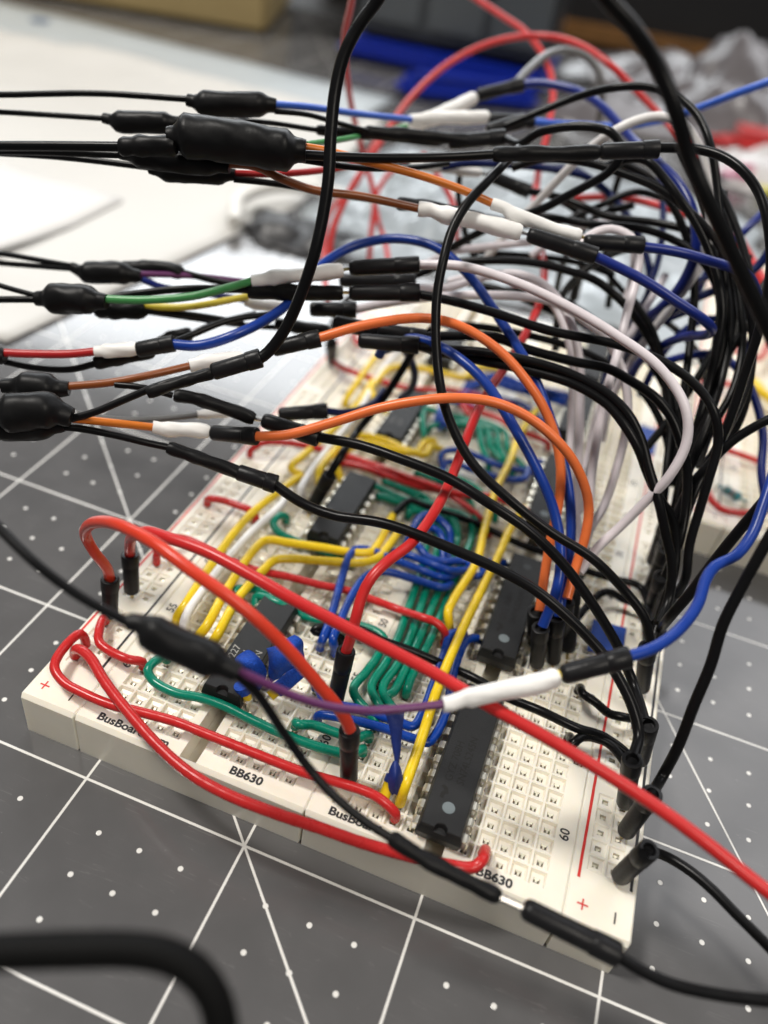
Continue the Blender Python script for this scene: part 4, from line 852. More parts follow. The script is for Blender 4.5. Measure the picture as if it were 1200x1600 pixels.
  ('jumper_wire', 'black jumper hanging in a deep loop in front of the orange wires', 'jumper wire', 'black ground jumpers on the right rail', [
    ('wire','black',0.074,[(2.679,8.291,7.326),(2.619,7.795,7.23),(2.505,7.229,7.069),(2.336,6.693,6.8),(2.266,6.278,6.489),(2.312,5.855,6.138),(2.384,5.545,5.757),(2.582,5.147,5.237),(2.812,4.827,4.8),(3.138,4.452,4.43),(3.702,4.09,4.008),(4.459,3.869,3.701),(5.155,3.804,3.435),(5.835,3.785,3.229),(6.443,3.75,2.866),(6.861,3.615,2.595),(7.06,3.507,2.3)]),
    ('house','black',0.135,[(7.372,3.783,0.93),(7.097,3.621,2.05)]),
  ]),
  ('jumper_wire', 'black jumper entering the slanted housing beside the rear left chip', 'jumper wire', 'jumper leads arching over the breadboard', [
    ('house','black',0.135,[(0.815,5.23,0.95),(1.092,5.315,1.9)]),
    ('wire','black',0.074,[(1.07,5.288,1.85),(1.172,5.665,2.2),(1.12,6.661,2.092),(1.431,7.016,2.736),(1.634,7.298,3.322),(1.803,7.5,3.825),(2.098,7.698,4.289)]),
  ]),
  ('jumper_wire', 'dark blue jumper curling down behind the upper orange wire', 'jumper wire', 'jumper leads arching over the breadboard', [
    ('wire','navy',0.08,[(1.301,6.836,3.81),(1.495,7.332,3.713),(1.608,7.788,3.278),(1.702,8.072,2.803),(1.628,8.3,2.308),(1.378,8.537,1.872)]),
  ]),
  ('spliced_lead', 'dark double splice at left with purple and blue leads', 'splice', 'spliced leads coming in from the left', [
    ('wire','black',0.05,[(-6.416,5.357,4.177),(-5.636,5.427,4.268),(-4.223,5.518,4.395)]),
    ('wire','black',0.05,[(-6.353,5.243,4.028),(-5.584,5.331,4.135),(-4.152,5.505,4.36)]),
    ('shrink','black',0.2,[(-4.194,5.513,4.381),(-3.976,5.529,4.341),(-3.335,5.742,4.416),(-3,5.823,4.419)]),
    ('shrink','black',0.13,[(-3.472,5.95,4.384),(-3.212,6.059,4.44),(-2.723,6.218,4.493),(-2.43,6.267,4.472)]),
    ('wire','purple',0.055,[(-3.067,5.83,4.446),(-2.255,6.298,4.46),(-1.338,6.747,4.424)]),
    ('wire','blue2',0.06,[(-2.961,5.798,4.38),(-2.672,6.008,4.234),(-2.035,6.363,4.163),(-1.313,6.722,4.075)]),
    ('wire','black',0.06,[(-2.494,6.268,4.49),(-1.794,6.392,4.445),(-1.108,6.542,4.434)]),
  ]),
  ('spliced_lead', 'splice with a yellow lead and small white sleeve under the green lead', 'splice', 'spliced leads coming in from the left', [
    ('shrink','black',0.15,[(-3.215,4.77,4.184),(-3.005,4.83,4.197),(-2.55,4.993,4.264),(-2.425,5.052,4.299)]),
    ('wire','yellow2',0.06,[(-2.503,5.062,4.331),(-2.107,5.18,4.363),(-1.706,5.331,4.43),(-0.951,5.918,4.599)]),
    ('shrink','white',0.1,[(-1.06,6.023,4.439),(-0.878,6.08,4.408),(-0.475,6.269,4.412)]),
    ('wire','black',0.055,[(-2.441,5.017,4.262),(-1.755,5.412,4.225),(-1.05,5.953,4.041)]),
    ('shrink','black',0.11,[(-0.595,6.308,4.021),(-0.256,6.39,4.025),(0.348,6.551,4.048)]),
  ]),
  ('jumper_wire', 'lavender white jumper from the housing below the stacked pair', 'jumper wire', 'jumper leads arching over the breadboard', [
    ('house','black',0.135,[(0.105,6.144,4.576),(0.858,6.405,4.677)]),
    ('wire','lav',0.076,[(0.817,6.391,4.671),(1.047,6.616,4.717),(1.61,6.992,4.847),(2.287,7.28,5),(2.85,7.389,5.131),(3.384,7.466,5.232),(3.82,7.485,5.292),(4.25,7.436,5.274),(4.567,7.318,5.206),(4.986,7.18,5.087),(5.318,7.034,4.826),(5.572,6.831,4.52),(5.737,6.701,4.166),(5.829,6.548,3.805),(5.886,6.281,3.321),(5.892,5.877,2.691),(5.798,5.579,2.368),(5.796,5.289,2.185)]),
    ('house','black',0.135,[(5.963,6.002,0.93),(5.849,5.807,1.7)]),
  ]),
  ('jumper_wire', 'white jumper going straight down beside the middle chips', 'jumper wire', 'jumper leads arching over the breadboard', [
    ('house','black',0.135,[(0.171,7.31,4.672),(1.48,7.762,4.845)]),
    ('wire','lav',0.076,[(1.454,7.473,4.827),(2.112,7.616,4.972),(2.605,7.809,5.22),(3.177,7.959,5.396),(3.717,7.921,5.361),(4.158,7.712,5.153),(4.476,7.426,4.887),(4.742,7.143,4.485),(4.926,6.922,4.019),(5.152,6.557,3.375),(5.332,6.162,2.864),(5.497,5.838,2.44),(5.709,5.452,2.087)]),
  ]),
  ('jumper_wire', 'white jumper hooking over the blue one and falling straight', 'jumper wire', 'jumper leads arching over the breadboard', [
    ('wire','lav',0.076,[(4.09,8.307,6.024),(4.229,8.5,6.212),(4.51,8.661,6.324),(4.86,8.591,6.303),(5.077,8.379,6.152),(5.178,7.98,5.814),(5.201,7.594,5.513),(5.24,7.204,5.202),(5.272,6.83,4.912),(5.3,6.457,4.468),(5.385,6.141,3.919),(5.503,5.9,3.293),(5.648,5.642,2.795),(5.765,5.39,2.312),(5.814,5.031,2.035)]),
  ]),
  ('jumper_wire', 'faint white jumper bowing behind the brown sleeve', 'jumper wire', 'jumper leads arching over the breadboard', [
    ('wire','lav',0.075,[(1.273,8.902,4.673),(1.711,9.238,4.946),(2.259,9.501,5.105),(2.872,9.771,5.255),(3.409,10.222,5.323),(3.971,10.751,5.321)]),
  ]),
  ('jumper_wire', 'black jumper starting behind the blue arch and fading into the bundle', 'jumper wire', 'black ground jumpers on the right rail', [
    ('wire','black',0.074,[(1.352,8.199,4.766),(1.881,8.331,5.09),(2.662,8.447,5.325),(3.334,8.561,5.432),(3.919,8.582,5.454),(4.519,8.562,5.424),(4.988,8.518,5.245),(5.354,8.535,5.009),(5.771,8.576,4.631),(6.233,8.326,4.213),(6.578,7.87,3.899),(6.814,7.325,3.508),(7.013,6.686,3.02),(7.124,6.03,2.535)]),
    ('house','black',0.135,[(7.391,6.94,0.93),(7.199,6.52,2.1)]),
  ]),
  ('jumper_wire', 'upper of three parallel black jumpers from the dark connector cluster', 'jumper wire', 'black ground jumpers on the right rail', [
    ('house','black',0.135,[(1.455,5.807,4.753),(2.236,5.992,4.757)]),
    ('wire','black',0.078,[(2.18,5.987,4.766),(2.571,6.133,4.831),(3.33,6.287,4.961),(3.885,6.262,4.937),(4.647,6.305,4.936),(5.19,6.328,4.972),(5.602,6.243,4.917),(6.037,6.126,4.819),(6.377,6.02,4.601),(6.61,5.861,4.352),(6.847,5.754,4.006),(7.046,5.488,3.485),(7.125,5.095,3.004),(7.144,4.971,2.4)]),
    ('house','black',0.135,[(7.349,5.766,0.93),(7.159,5.314,2.1)]),
  ]),
  ('jumper_wire', 'middle of three parallel black jumpers from the dark connector cluster', 'jumper wire', 'black ground jumpers on the right rail', [
    ('house','black',0.135,[(1.243,5.513,4.623),(2.217,5.709,4.743)]),
    ('wire','black',0.078,[(2.169,5.691,4.736),(2.544,5.79,4.749),(3.184,5.888,4.847),(3.7,5.922,4.902),(4.221,5.931,4.927),(4.753,5.903,4.906),(5.309,5.817,4.811),(5.702,5.649,4.663),(6.012,5.487,4.39),(6.246,5.285,4.09),(6.581,5.016,3.685),(6.839,4.861,3.277),(7.108,4.69,2.848),(7.237,4.465,2.392),(7.188,4.029,2.2)]),
    ('house','black',0.135,[(7.398,4.507,0.93),(7.188,4.177,2.05)]),
  ]),
  ('jumper_wire', 'lower of three parallel black jumpers from the dark connector cluster', 'jumper wire', 'black ground jumpers on the right rail', [
    ('house','black',0.135,[(0.666,5.806,4.653),(1.522,5.987,4.632)]),
    ('wire','black',0.078,[(1.472,5.969,4.625),(2.45,5.924,4.619),(3.214,5.901,4.697),(4.057,5.895,4.774),(4.798,5.822,4.799),(5.363,5.719,4.682),(5.684,5.54,4.541),(6.004,5.402,4.293),(6.279,5.313,3.957),(6.551,5.252,3.656),(6.885,5.21,3.36),(7.128,5.026,2.923),(7.207,4.738,2.564),(7.208,4.423,2.195),(7.198,3.957,1.9)]),
  ]),
  ('spliced_lead', 'black lead snaking under the left blue jumper', 'splice', 'spliced leads coming in from the left', [
    ('wire','black',0.055,[(-3.841,3.18,3.744),(-3.411,3.27,3.733),(-2.829,3.457,3.793),(-2.476,3.647,3.919)]),
    ('shrink','black',0.11,[(-2.495,3.64,3.916),(-2.066,3.93,4.051),(-1.73,4.148,4.146)]),
    ('wire','black',0.055,[(-1.612,4.341,4.184),(-1.372,4.74,4.273),(-0.942,5.254,4.444),(-0.351,5.733,4.532)]),
  ]),
  ('spliced_lead', 'thin black lead crossing over the lower left of the white sheet', 'splice', 'spliced leads coming in from the left', [
    ('wire','black',0.055,[(-1.917,5.353,3.732),(-1.567,5.745,3.938),(-0.971,6.292,4.105)]),
    ('shrink','black',0.12,[(-2.228,5.086,3.66),(-2.055,5.266,3.755),(-1.788,5.461,3.823)]),
    ('wire','black',0.05,[(-2.646,5.424,4.013),(-1.923,5.703,3.986),(-1.12,6.097,3.917),(-0.499,6.384,3.927)]),
  ]),
  ('spliced_lead', 'grey lead in a pale sleeve under the brown lead', 'splice', 'spliced leads coming in from the left', [
    ('wire','grey',0.05,[(-2.399,2.948,3.393),(-1.908,3.238,3.287),(-1.429,3.587,3.252),(-0.838,4.026,3.293)]),
    ('shrink','white',0.09,[(-0.878,4.012,3.287),(-0.701,4.162,3.287),(-0.44,4.384,3.29)]),
  ]),
  ('spliced_lead', 'second black splice tucked under the lowest one at the left edge', 'splice', 'spliced leads coming in from the left', [
    ('shrink','black',0.2,[(-3.011,1.608,3.711),(-2.768,1.715,3.735),(-2.196,1.967,3.789),(-1.961,2.097,3.841)]),
    ('wire','black',0.055,[(-3.599,1.486,3.572),(-3.284,1.555,3.645),(-2.968,1.623,3.718)]),
  ]),
  ('jumper_wire', 'black jumper whose housing lies behind the orange wire housing', 'jumper wire', 'black ground jumpers on the right rail', [
    ('house','black',0.135,[(0.075,5.155,2.958),(0.861,5.482,3.127)]),
    ('wire','navy',0.07,[(0.819,5.467,3.121),(1.038,5.968,2.867),(1.287,6.701,2.719),(1.34,7.267,2.741)]),
  ]),
  ('spliced_lead', 'dark sleeve slanting down behind the black arc at the top', 'splice', 'spliced leads coming in from the left', [
    ('wire','black',0.05,[(-0.511,9.627,6.005),(-0.042,9.782,6.059),(0.427,9.936,6.112)]),
    ('shrink','white',0.1,[(0.427,9.936,6.112),(0.967,10.344,6.088),(1.65,10.817,6.029)]),
    ('pin','silver',0.04,[(1.626,10.809,6.025),(1.845,10.852,6.016)]),
  ]),
  ('jumper_wire', 'black jumper with a blurred housing slanting below the uppermost sleeve', 'jumper wire', 'black ground jumpers on the right rail', [
    ('house','black',0.135,[(1.805,10.846,6.021),(2.702,10.93,5.875)]),
    ('wire','black',0.075,[(2.622,10.919,5.883),(3.409,10.559,6.03),(4.342,10.231,6.018),(5.22,10.146,6.149),(5.886,9.949,6.206),(6.398,9.917,6.029),(6.852,9.68,5.629),(7.126,9.299,5.109),(7.201,8.927,4.653),(7.179,8.425,4.071),(7.134,8.105,3.71),(7.1,7.694,3.238),(7.103,7.217,2.679)]),
  ]),
  ('jumper_wire', 'black jumper fanning down through the thick right bundle', 'jumper wire', 'black ground jumpers on the right rail', [
    ('wire','black',0.074,[(2.488,9.322,6.709),(2.998,9.394,6.967),(3.833,9.41,7.071),(4.417,9.277,7.07),(4.998,9.118,7.038),(5.303,9,6.974),(5.75,8.833,6.812),(6.218,8.617,6.589),(6.525,8.363,6.365),(6.741,8.159,6.224),(7.02,7.971,5.928),(7.264,7.809,5.516),(7.44,7.516,4.969),(7.534,7.217,4.437),(7.475,6.952,3.987),(7.343,6.769,3.652),(7.123,6.355,3.228),(7.07,6.075,2.915),(7.053,5.669,2.5)]),
    ('house','black',0.135,[(7.321,6.612,0.93),(7.154,6.209,2.1)]),
  ]),
  ('jumper_wire', 'black jumper passing close under the uppermost right housing', 'jumper wire', 'black ground jumpers on the right rail', [
    ('wire','black',0.074,[(3.999,9.642,6.985),(4.436,9.465,7.285),(4.729,9.32,7.347),(5.11,9.131,7.179),(5.399,8.927,7.019),(5.774,8.79,6.756),(6.108,8.615,6.461),(6.464,8.339,6.041),(6.692,8.053,5.645),(6.809,7.749,5.101),(6.882,7.497,4.63),(6.918,7.101,4.156),(6.956,6.776,3.609),(7.021,6.214,2.934),(7.109,5.72,2.333)]),
  ]),
  ('jumper_wire', 'black jumper making a flat bow across the upper right bundle', 'jumper wire', 'black ground jumpers on the right rail', [
    ('wire','black',0.07,[(2.626,9.668,5.826),(3.234,9.624,5.922),(4.08,9.408,6.064),(4.973,9.462,6.197),(5.56,9.33,6.196),(6.017,9.11,6.126),(6.383,8.887,5.923),(6.675,8.649,5.565),(6.811,8.413,5.096),(6.936,8.129,4.573),(7.02,7.709,3.902),(7.077,7.03,3.093)]),
  ]),
  ('jumper_wire', 'black jumper coming in from the right edge to the rail', 'jumper wire', 'black ground jumpers on the right rail', [
    ('wire','black',0.074,[(8.092,6.411,5.218),(7.684,6.275,4.857),(7.413,6.182,4.51),(7.266,6.064,4.255),(7.136,5.906,3.95),(7.032,5.798,3.696),(6.995,5.562,3.273),(7.013,5.212,2.859)]),
    ('house','black',0.135,[(7.231,7.054,0.93),(7.125,6.875,2.1)]),
  ]),
  ('jumper_wire', 'black jumper running diagonally to the right edge over the grey mat', 'jumper wire', 'black ground jumpers on the right rail', [
    ('house','black',0.135,[(7.356,4.72,0.93),(7.258,4.21,1.9)]),
    ('wire','black',0.078,[(7.278,4.22,1.9),(7.212,3.701,2.756),(7.313,3.743,3.246),(7.413,3.881,3.693),(7.54,4.003,4.27),(7.712,4.183,4.904),(7.831,4.383,5.417)]),
  ]),
  ('jumper_wire', 'black jumper from the right edge crossing the second board', 'jumper wire', 'black ground jumpers on the right rail', [
    ('wire','black',0.074,[(7.536,9.732,6.285),(7.298,9.161,5.839),(7.218,8.562,5.315),(7.049,8.065,4.936),(7.013,7.561,4.512),(6.982,7.161,4.209),(6.972,6.695,3.667),(7.042,6.214,3.085)]),
  ]),
  ('jumper_wire', 'dark blue jumper crossing behind the black bundle to the second board', 'jumper wire', 'jumper leads arching over the breadboard', [
    ('wire','navy',0.08,[(5.523,9.357,4.049),(5.875,9.629,4.584),(6.312,9.84,5.025),(6.78,10.09,5.346),(7.22,10.376,5.718),(7.48,10.782,6.747)]),
  ]),
  ('jumper_wire', 'blue jumper looping down onto the second breadboard', 'jumper wire', 'jumper leads arching over the breadboard', [
    ('wire','blue2',0.08,[(6.223,9.02,4.089),(6.636,9.25,4.247),(7.133,9.325,4.356),(7.618,9.167,4.195),(7.971,8.875,3.914),(8.287,8.453,3.49),(8.44,7.854,3.061),(8.717,7.312,2.664)]),
  ]),
  ('jumper_wire', 'dark blue jumper among the white ones behind the tangle', 'jumper wire', 'jumper leads arching over the breadboard', [
    ('wire','navy',0.08,[(2.56,12.309,5.964),(3.389,12.003,6.162),(3.911,11.99,6.005),(4.31,11.934,5.831),(4.754,11.794,5.547),(5.29,11.488,5.043),(5.56,11.132,4.553),(5.46,10.645,4.01),(5.279,10.037,3.349),(5.343,9.518,2.724)]),
  ]),
  ('jumper_wire', 'thin dark jumper standing upright behind the tangle', 'jumper wire', 'jumper leads arching over the breadboard', [
    ('wire','navy',0.07,[(5,13.106,6.233),(5.319,12.131,5.788),(5.528,11.369,5.151),(5.543,10.728,4.71),(5.647,10.147,4.002),(5.691,9.823,2.986)]),
  ]),
  ('jumper_wire', 'black jumper rising steeply out of the far strip', 'jumper wire', 'black ground jumpers on the right rail', [
    ('wire','black',0.075,[(3.799,12.962,2.484),(3.662,12.048,3.796),(3.741,11.54,4.743),(4.057,11.59,5.498),(4.717,11.474,5.963)]),
  ]),
  ('jumper_wire', 'second black jumper rising steeply out of the far strip', 'jumper wire', 'black ground jumpers on the right rail', [
    ('house','black',0.135,[(4.043,13.369,2.893),(3.991,13.323,3.636)]),
    ('wire','black',0.075,[(4.014,13.28,3.579),(3.988,13.171,4.24),(4.232,13.137,4.916),(4.224,13.088,5.642),(4.218,13.013,6.337)]),
  ]),
  ('jumper_wire', 'black jumper standing in a housing at the far left rail', 'jumper wire', 'jumper leads arching over the breadboard', [
    ('house','black',0.135,[(-0.966,10.633,0.93),(-0.782,9.959,1.85)]),
    ('wire','black',0.075,[(-0.749,9.876,1.85),(-1.364,11.549,1.453),(-1.093,11.534,2.143),(-0.11,11.202,3.051)]),
  ]),
  ('jumper_wire', 'black jumper bending behind the white jumpers toward the far right', 'jumper wire', 'black ground jumpers on the right rail', [
    ('wire','black',0.075,[(1.977,9.442,4.331),(2.91,9.345,4.434),(3.726,9.225,4.384),(4.386,9.194,4.324),(5.152,9.202,4.282),(5.865,8.933,4.086),(6.468,8.47,3.692),(6.976,7.823,3.11),(7.161,7.158,2.594)]),
  ]),
  ('hookup_wire', 'red wire bent along the front edge of the blurred second board', 'hookup wire', 'solid hookup wires on the second breadboard', [
    ('hook','red',0.078,[(8.18,10.301,0.85),(8.163,9.861,1.05),(8.245,9.57,1.08),(8.467,9.359,1.08),(8.761,9.403,1.08),(9.162,9.599,1.08),(9.331,9.845,1),(9.424,10.022,0.85)]),
  ]),
  ('hookup_wire', 'straight red wire on the second board behind its little resistor', 'hookup wire', 'solid hookup wires on the second breadboard', [
    ('hook','red',0.078,[(8.487,12.066,0.85),(8.432,11.793,1.08),(8.721,11.758,1.1),(9.169,11.738,1.08),(9.291,11.845,1),(9.37,11.974,0.85)]),
  ]),
  ('hookup_wire', 'red wire running back along the left side of the second board', 'hookup wire', 'solid hookup wires on the second breadboard', [
    ('hook','red',0.078,[(8.398,13.046,0.85),(8.321,12.838,1.1),(8.452,13.861,1.1),(8.711,14.82,1.1),(8.873,15.211,1.1),(9.024,15.696,0.85)]),
  ]),
  ('hookup_wire', 'blurred red wire across the rear of the second board', 'hookup wire', 'solid hookup wires on the second breadboard', [
    ('hook','red',0.078,[(7.757,15.198,0.85),(7.762,14.878,1.1),(8.258,15.044,1.1),(8.84,15.191,1.1),(9.143,15.77,0.85)]),
  ]),
  ('hookup_wire', 'blurred red wire curving at the far right of the second board', 'hookup wire', 'solid hookup wires on the second breadboard', [
    ('hook','red',0.078,[(8.466,17.665,0.85),(8.429,17.086,1.2),(8.833,16.69,1.3),(9.181,16.714,1.3),(9.456,17.727,1.3),(9.921,19.685,0.95)]),
  ]),
  ('hookup_wire', 'blurred yellow wires at the right edge on the second board', 'hookup wire', 'solid hookup wires on the second breadboard', [
    ('hook','yellow',0.12,[(9.246,15.872,0.85),(9.089,15.193,1.3),(9.206,14.58,1.4),(9.487,14.485,1.3),(9.913,14.934,0.9)]),
  ]),
  ('jumper_wire', 'flat dark blue jumper passing just below the uppermost black sleeve', 'jumper wire', 'jumper leads arching over the breadboard', [
    ('wire','navy',0.07,[(1.022,10.115,6.159),(1.403,10.302,6.275),(2.279,10.598,6.383),(3.117,10.837,6.435),(3.733,11.164,6.338),(4.158,11.45,6.087)]),
  ]),
  ('jumper_wire', 'short red wire slanting behind the white sleeve near the top', 'jumper wire', 'jumper leads arching over the breadboard', [
    ('wire','red',0.07,[(-0.481,14.199,5.095),(-0.045,14.036,4.785),(0.444,13.838,4.421),(0.736,13.623,4.09),(0.887,13.716,3.376)]),
  ]),
  ('jumper_wire', 'third blurred red wire crossing low beside the two red strands', 'jumper wire', 'jumper leads arching over the breadboard', [
    ('wire','red',0.065,[(-1.307,16.063,4.374),(-1.703,15.57,3.905),(-1.812,15.18,3.479),(-1.446,14.374,3.217),(-0.911,13.59,2.937),(-0.276,12.251,2.76)]),
  ]),
  ('jumper_wire', 'blue jumper slanting in from the right edge behind the thick black lead', 'jumper wire', 'jumper leads arching over the breadboard', [
    ('wire','blue2',0.08,[(7.498,12.189,6.826),(7.149,11.741,6.397),(6.876,11.354,6.018),(6.68,11.286,5.679),(6.513,11.194,5.148),(6.504,11.289,4.48)]),
  ]),
  ('jumper_wire', 'black jumper weaving behind the falling white wire', 'jumper wire', 'black ground jumpers on the right rail', [
    ('wire','black',0.07,[(4.156,9.83,4.974),(4.774,9.838,4.816),(5.316,9.734,4.546),(5.692,9.63,4.322),(6.123,9.4,3.937),(6.433,8.638,3.586),(6.763,7.828,3.173)]),
  ]),
  ('jumper_wire', 'thin black jumper crossing low behind the hooked blue one', 'jumper wire', 'black ground jumpers on the right rail', [
    ('wire','black',0.065,[(4.306,11.137,4.899),(4.842,10.966,4.554),(5.492,10.641,4.309),(6.191,10.236,4.271),(6.875,9.669,4.047),(7.152,8.804,3.741)]),
  ]),
  ('jumper_wire', 'dark blue jumper crossing the gap under the hooked blue one', 'jumper wire', 'jumper leads arching over the breadboard', [
    ('wire','navy',0.075,[(6.593,11.178,5.108),(6.097,10.782,4.779),(5.766,10.454,4.329),(5.556,10.128,3.692),(5.526,9.855,3.068)]),
  ]),
  ('jumper_wire', 'second dark blue jumper dropping steeply through the gap', 'jumper wire', 'jumper leads arching over the breadboard', [
    ('wire','navy',0.075,[(6.067,10.169,5.789),(6.103,10.097,5.382),(5.946,9.948,4.938),(5.676,9.709,4.42),(5.442,9.533,3.652),(5.459,9.378,2.841)]),
  ]),
  ('jumper_wire', 'lilac jumper slanting through the gap behind the blue ones', 'jumper wire', 'jumper leads arching over the breadboard', [
    ('wire','lav',0.075,[(6.328,10.547,5.535),(6.139,10.143,5.114),(5.882,9.728,4.542),(5.659,9.235,3.87),(5.517,8.812,3.101),(5.607,8.458,2.349)]),
  ]),
  ('jumper_wire', 'black jumper passing behind the stacked housings toward the far rail', 'jumper wire', 'black ground jumpers on the right rail', [
    ('wire','black',0.07,[(0.636,10.052,4.628),(1.415,10.24,4.636),(2.195,10.428,4.644),(3.076,10.698,4.72),(3.979,10.929,4.746),(4.8,11.042,4.654)]),
  ]),
  ('jumper_wire', 'black jumper looping behind the steep white rod', 'jumper wire', 'black ground jumpers on the right rail', [
    ('wire','black',0.07,[(1.249,10.542,5.035),(1.966,10.844,5.192),(2.754,11.016,5.18),(3.479,11.128,5.427),(4.015,11.286,5.778),(4.637,11.513,6.187),(5.261,11.22,6.3)]),
  ]),
  ('jumper_wire', 'thin black jumper hanging straight down behind the brown sleeve', 'jumper wire', 'black ground jumpers on the right rail', [
    ('wire','black',0.065,[(1.15,11.257,5.898),(1.259,10.953,5.512),(1.499,10.677,5.124),(1.867,10.356,4.649),(2.34,10.163,4.295)]),
  ]),
  ('jumper_wire', 'black jumper rising between the white jumpers to the top bundle', 'jumper wire', 'black ground jumpers on the right rail', [
    ('wire','black',0.07,[(4.2,8.816,3.776),(4.055,9.13,4.183),(3.995,9.492,4.622),(4.167,9.808,4.946),(4.571,10.208,5.304),(5.187,10.598,5.593)]),
  ]),
  ('jumper_wire', 'black jumper shadowing the bright blue lead behind the rail bundle', 'jumper wire', 'black ground jumpers on the right rail', [
    ('wire','black',0.07,[(6.141,10.112,6.953),(6.532,9.631,6.283),(6.947,8.96,5.698),(7.247,8.264,5.115),(7.301,7.573,4.604),(7.156,6.986,4.114),(7.122,6.446,3.647)]),
  ]),
  ('hookup_wire', 'green wire nearest the second left chip among those running right', 'hookup wire', 'solid hookup wires lying on the breadboard', [
    ('hook','green',0.071,[(2.54,6.604,0.8),(2.54,6.604,1),(1.787,6.709,1.05),(2.274,6.694,1.04),(2.702,6.622,1.05),(3.593,5.334,1),(3.593,5.334,0.8)]),
  ]),
  ('hookup_wire', 'green wire between the red pair and the lower black wire', 'hookup wire', 'solid hookup wires lying on the breadboard', [
    ('hook','green',0.071,[(2.286,6.35,0.8),(2.286,6.35,1),(1.829,6.217,1.04),(2.489,6.249,1.04),(3.033,6.201,1.04),(3.593,5.588,1),(3.593,5.588,0.8)]),
  ]),
  ('hookup_wire', 'blue wire hugging the near side of the far blue ribbon', 'hookup wire', 'solid hookup wires lying on the breadboard', [
    ('hook','blue',0.071,[(2.032,10.16,0.8),(2.032,10.16,1),(2.495,10.841,1.1),(3.017,11.011,1.06),(3.709,11.047,1.1),(4.355,10.668,1),(4.355,10.668,0.8)]),
  ]),
  ('hookup_wire', 'short yellow wire rising at the rear beside the blue ribbon', 'hookup wire', 'solid hookup wires lying on the breadboard', [
    ('hook','yellow',0.078,[(2.54,11.684,0.8),(2.54,11.684,1),(2.357,11.497,1.15),(2.337,12.01,1.15),(2.794,12.954,1),(2.794,12.954,0.8)]),
  ]),
  ('hookup_wire', 'red wire passing behind the green fan under the orange jumper', 'hookup wire', 'solid hookup wires lying on the breadboard', [
    ('hook','red',0.071,[(2.794,9.906,0.8),(2.794,9.906,1),(2.457,10.189,1.15),(2.823,10.193,1.1),(3.375,10.135,1.1),(3.719,9.959,1.1),(4.609,9.906,1),(4.609,9.906,0.8)]),
  ]),
  ('hookup_wire', 'short blue wire standing by the third left chip legs', 'hookup wire', 'solid hookup wires lying on the breadboard', [
    ('hook','blue',0.071,[(2.54,9.398,0.8),(2.54,9.398,1),(2.245,9.222,1.15),(2.084,9.629,1.2),(2.136,10.115,1.15),(2.794,10.414,1),(2.794,10.414,0.8)]),
  ]),
  ('hookup_wire', 'green wire beside the far end of the third left chip', 'hookup wire', 'solid hookup wires lying on the breadboard', [
    ('hook','green',0.071,[(2.032,8.636,0.8),(2.032,8.636,1),(1.758,9.603,1.1),(2.288,9.626,1.1),(2.704,9.814,1.05),(3.593,9.144,1),(3.593,9.144,0.8)]),
  ]),
  ('jumper_wire', 'pale jumper curving behind the two straight white ones', 'jumper wire', 'jumper leads arching over the breadboard', [
    ('wire','lav',0.072,[(1.833,8.89,4.506),(2.511,9.032,4.801),(3.263,9,4.871),(3.843,8.76,4.746),(4.317,8.328,4.424),(4.649,7.962,3.905),(4.887,7.481,3.278),(5.111,6.825,2.761),(5.393,6.204,2.271)]),
  ]),
  ('jumper_wire', 'pale jumper leaning left behind the white hooked one', 'jumper wire', 'jumper leads arching over the breadboard', [
    ('wire','lav',0.072,[(5.73,10.366,5.174),(5.569,9.687,4.736),(5.394,8.931,4.211),(5.335,8.229,3.718),(5.331,7.559,3.248),(5.419,6.855,2.713),(5.549,6.018,2.324)]),
  ]),
  ('jumper_wire', 'black jumper bowing in front of the second board red wires', 'jumper wire', 'black ground jumpers on the right rail', [
    ('wire','black',0.072,[(5.536,10.174,7.346),(6.072,9.872,7.003),(6.606,9.319,6.524),(7.058,8.677,5.962),(7.36,7.925,5.313),(7.413,7.175,4.734),(7.249,6.366,4.144),(7.122,5.739,3.601),(7.109,5.239,3.02)]),
  ]),
  ('jumper_wire', 'black jumper running just inside the outer black bow', 'jumper wire', 'black ground jumpers on the right rail', [
    ('wire','black',0.072,[(5.16,10.751,7.342),(5.694,10.247,6.919),(6.144,9.647,6.408),(6.581,9.059,5.913),(6.938,8.38,5.335),(7.061,7.636,4.743),(7.036,6.928,4.235),(7.006,6.331,3.544),(7.039,5.902,3.034)]),
  ]),
  ('jumper_wire', 'black jumper curving tightly inside the main black bow', 'jumper wire', 'black ground jumpers on the right rail', [
    ('wire','black',0.073,[(4.148,10.23,7.007),(4.782,10.257,6.867),(5.381,10.112,6.534),(5.873,9.809,6.046),(6.229,9.278,5.484),(6.419,8.695,4.907),(6.578,7.939,4.292),(6.745,7.29,3.643),(6.909,6.648,3.004)]),
  ]),
  ('jumper_wire', 'black jumper hugging the left side of the vertical bundle', 'jumper wire', 'black ground jumpers on the right rail', [
    ('wire','black',0.073,[(5.286,9.078,5.038),(5.789,8.662,4.727),(6.244,8.082,4.237),(6.56,7.466,3.744),(6.72,6.811,3.246),(6.865,6.164,2.762)]),
  ]),
  ('jumper_wire', 'black jumper leaning right across the bundle toward the second board', 'jumper wire', 'black ground jumpers on the right rail', [
    ('wire','black',0.073,[(6.301,7.063,3.343),(6.568,7.725,3.732),(6.805,8.467,4.222),(6.993,9.203,4.72),(7.074,9.914,5.218),(7.061,10.688,5.813)]),
  ]),
  ('jumper_wire', 'black jumper crossing flat behind the three parallel ones', 'jumper wire', 'black ground jumpers on the right rail', [
    ('wire','black',0.073,[(2.062,7.935,4.107),(2.874,8.167,4.158),(3.715,8.265,4.2),(4.572,8.312,4.179),(5.346,8.251,4.054),(6.047,7.957,3.831),(6.569,7.49,3.456),(6.902,6.89,2.976)]),
  ]),
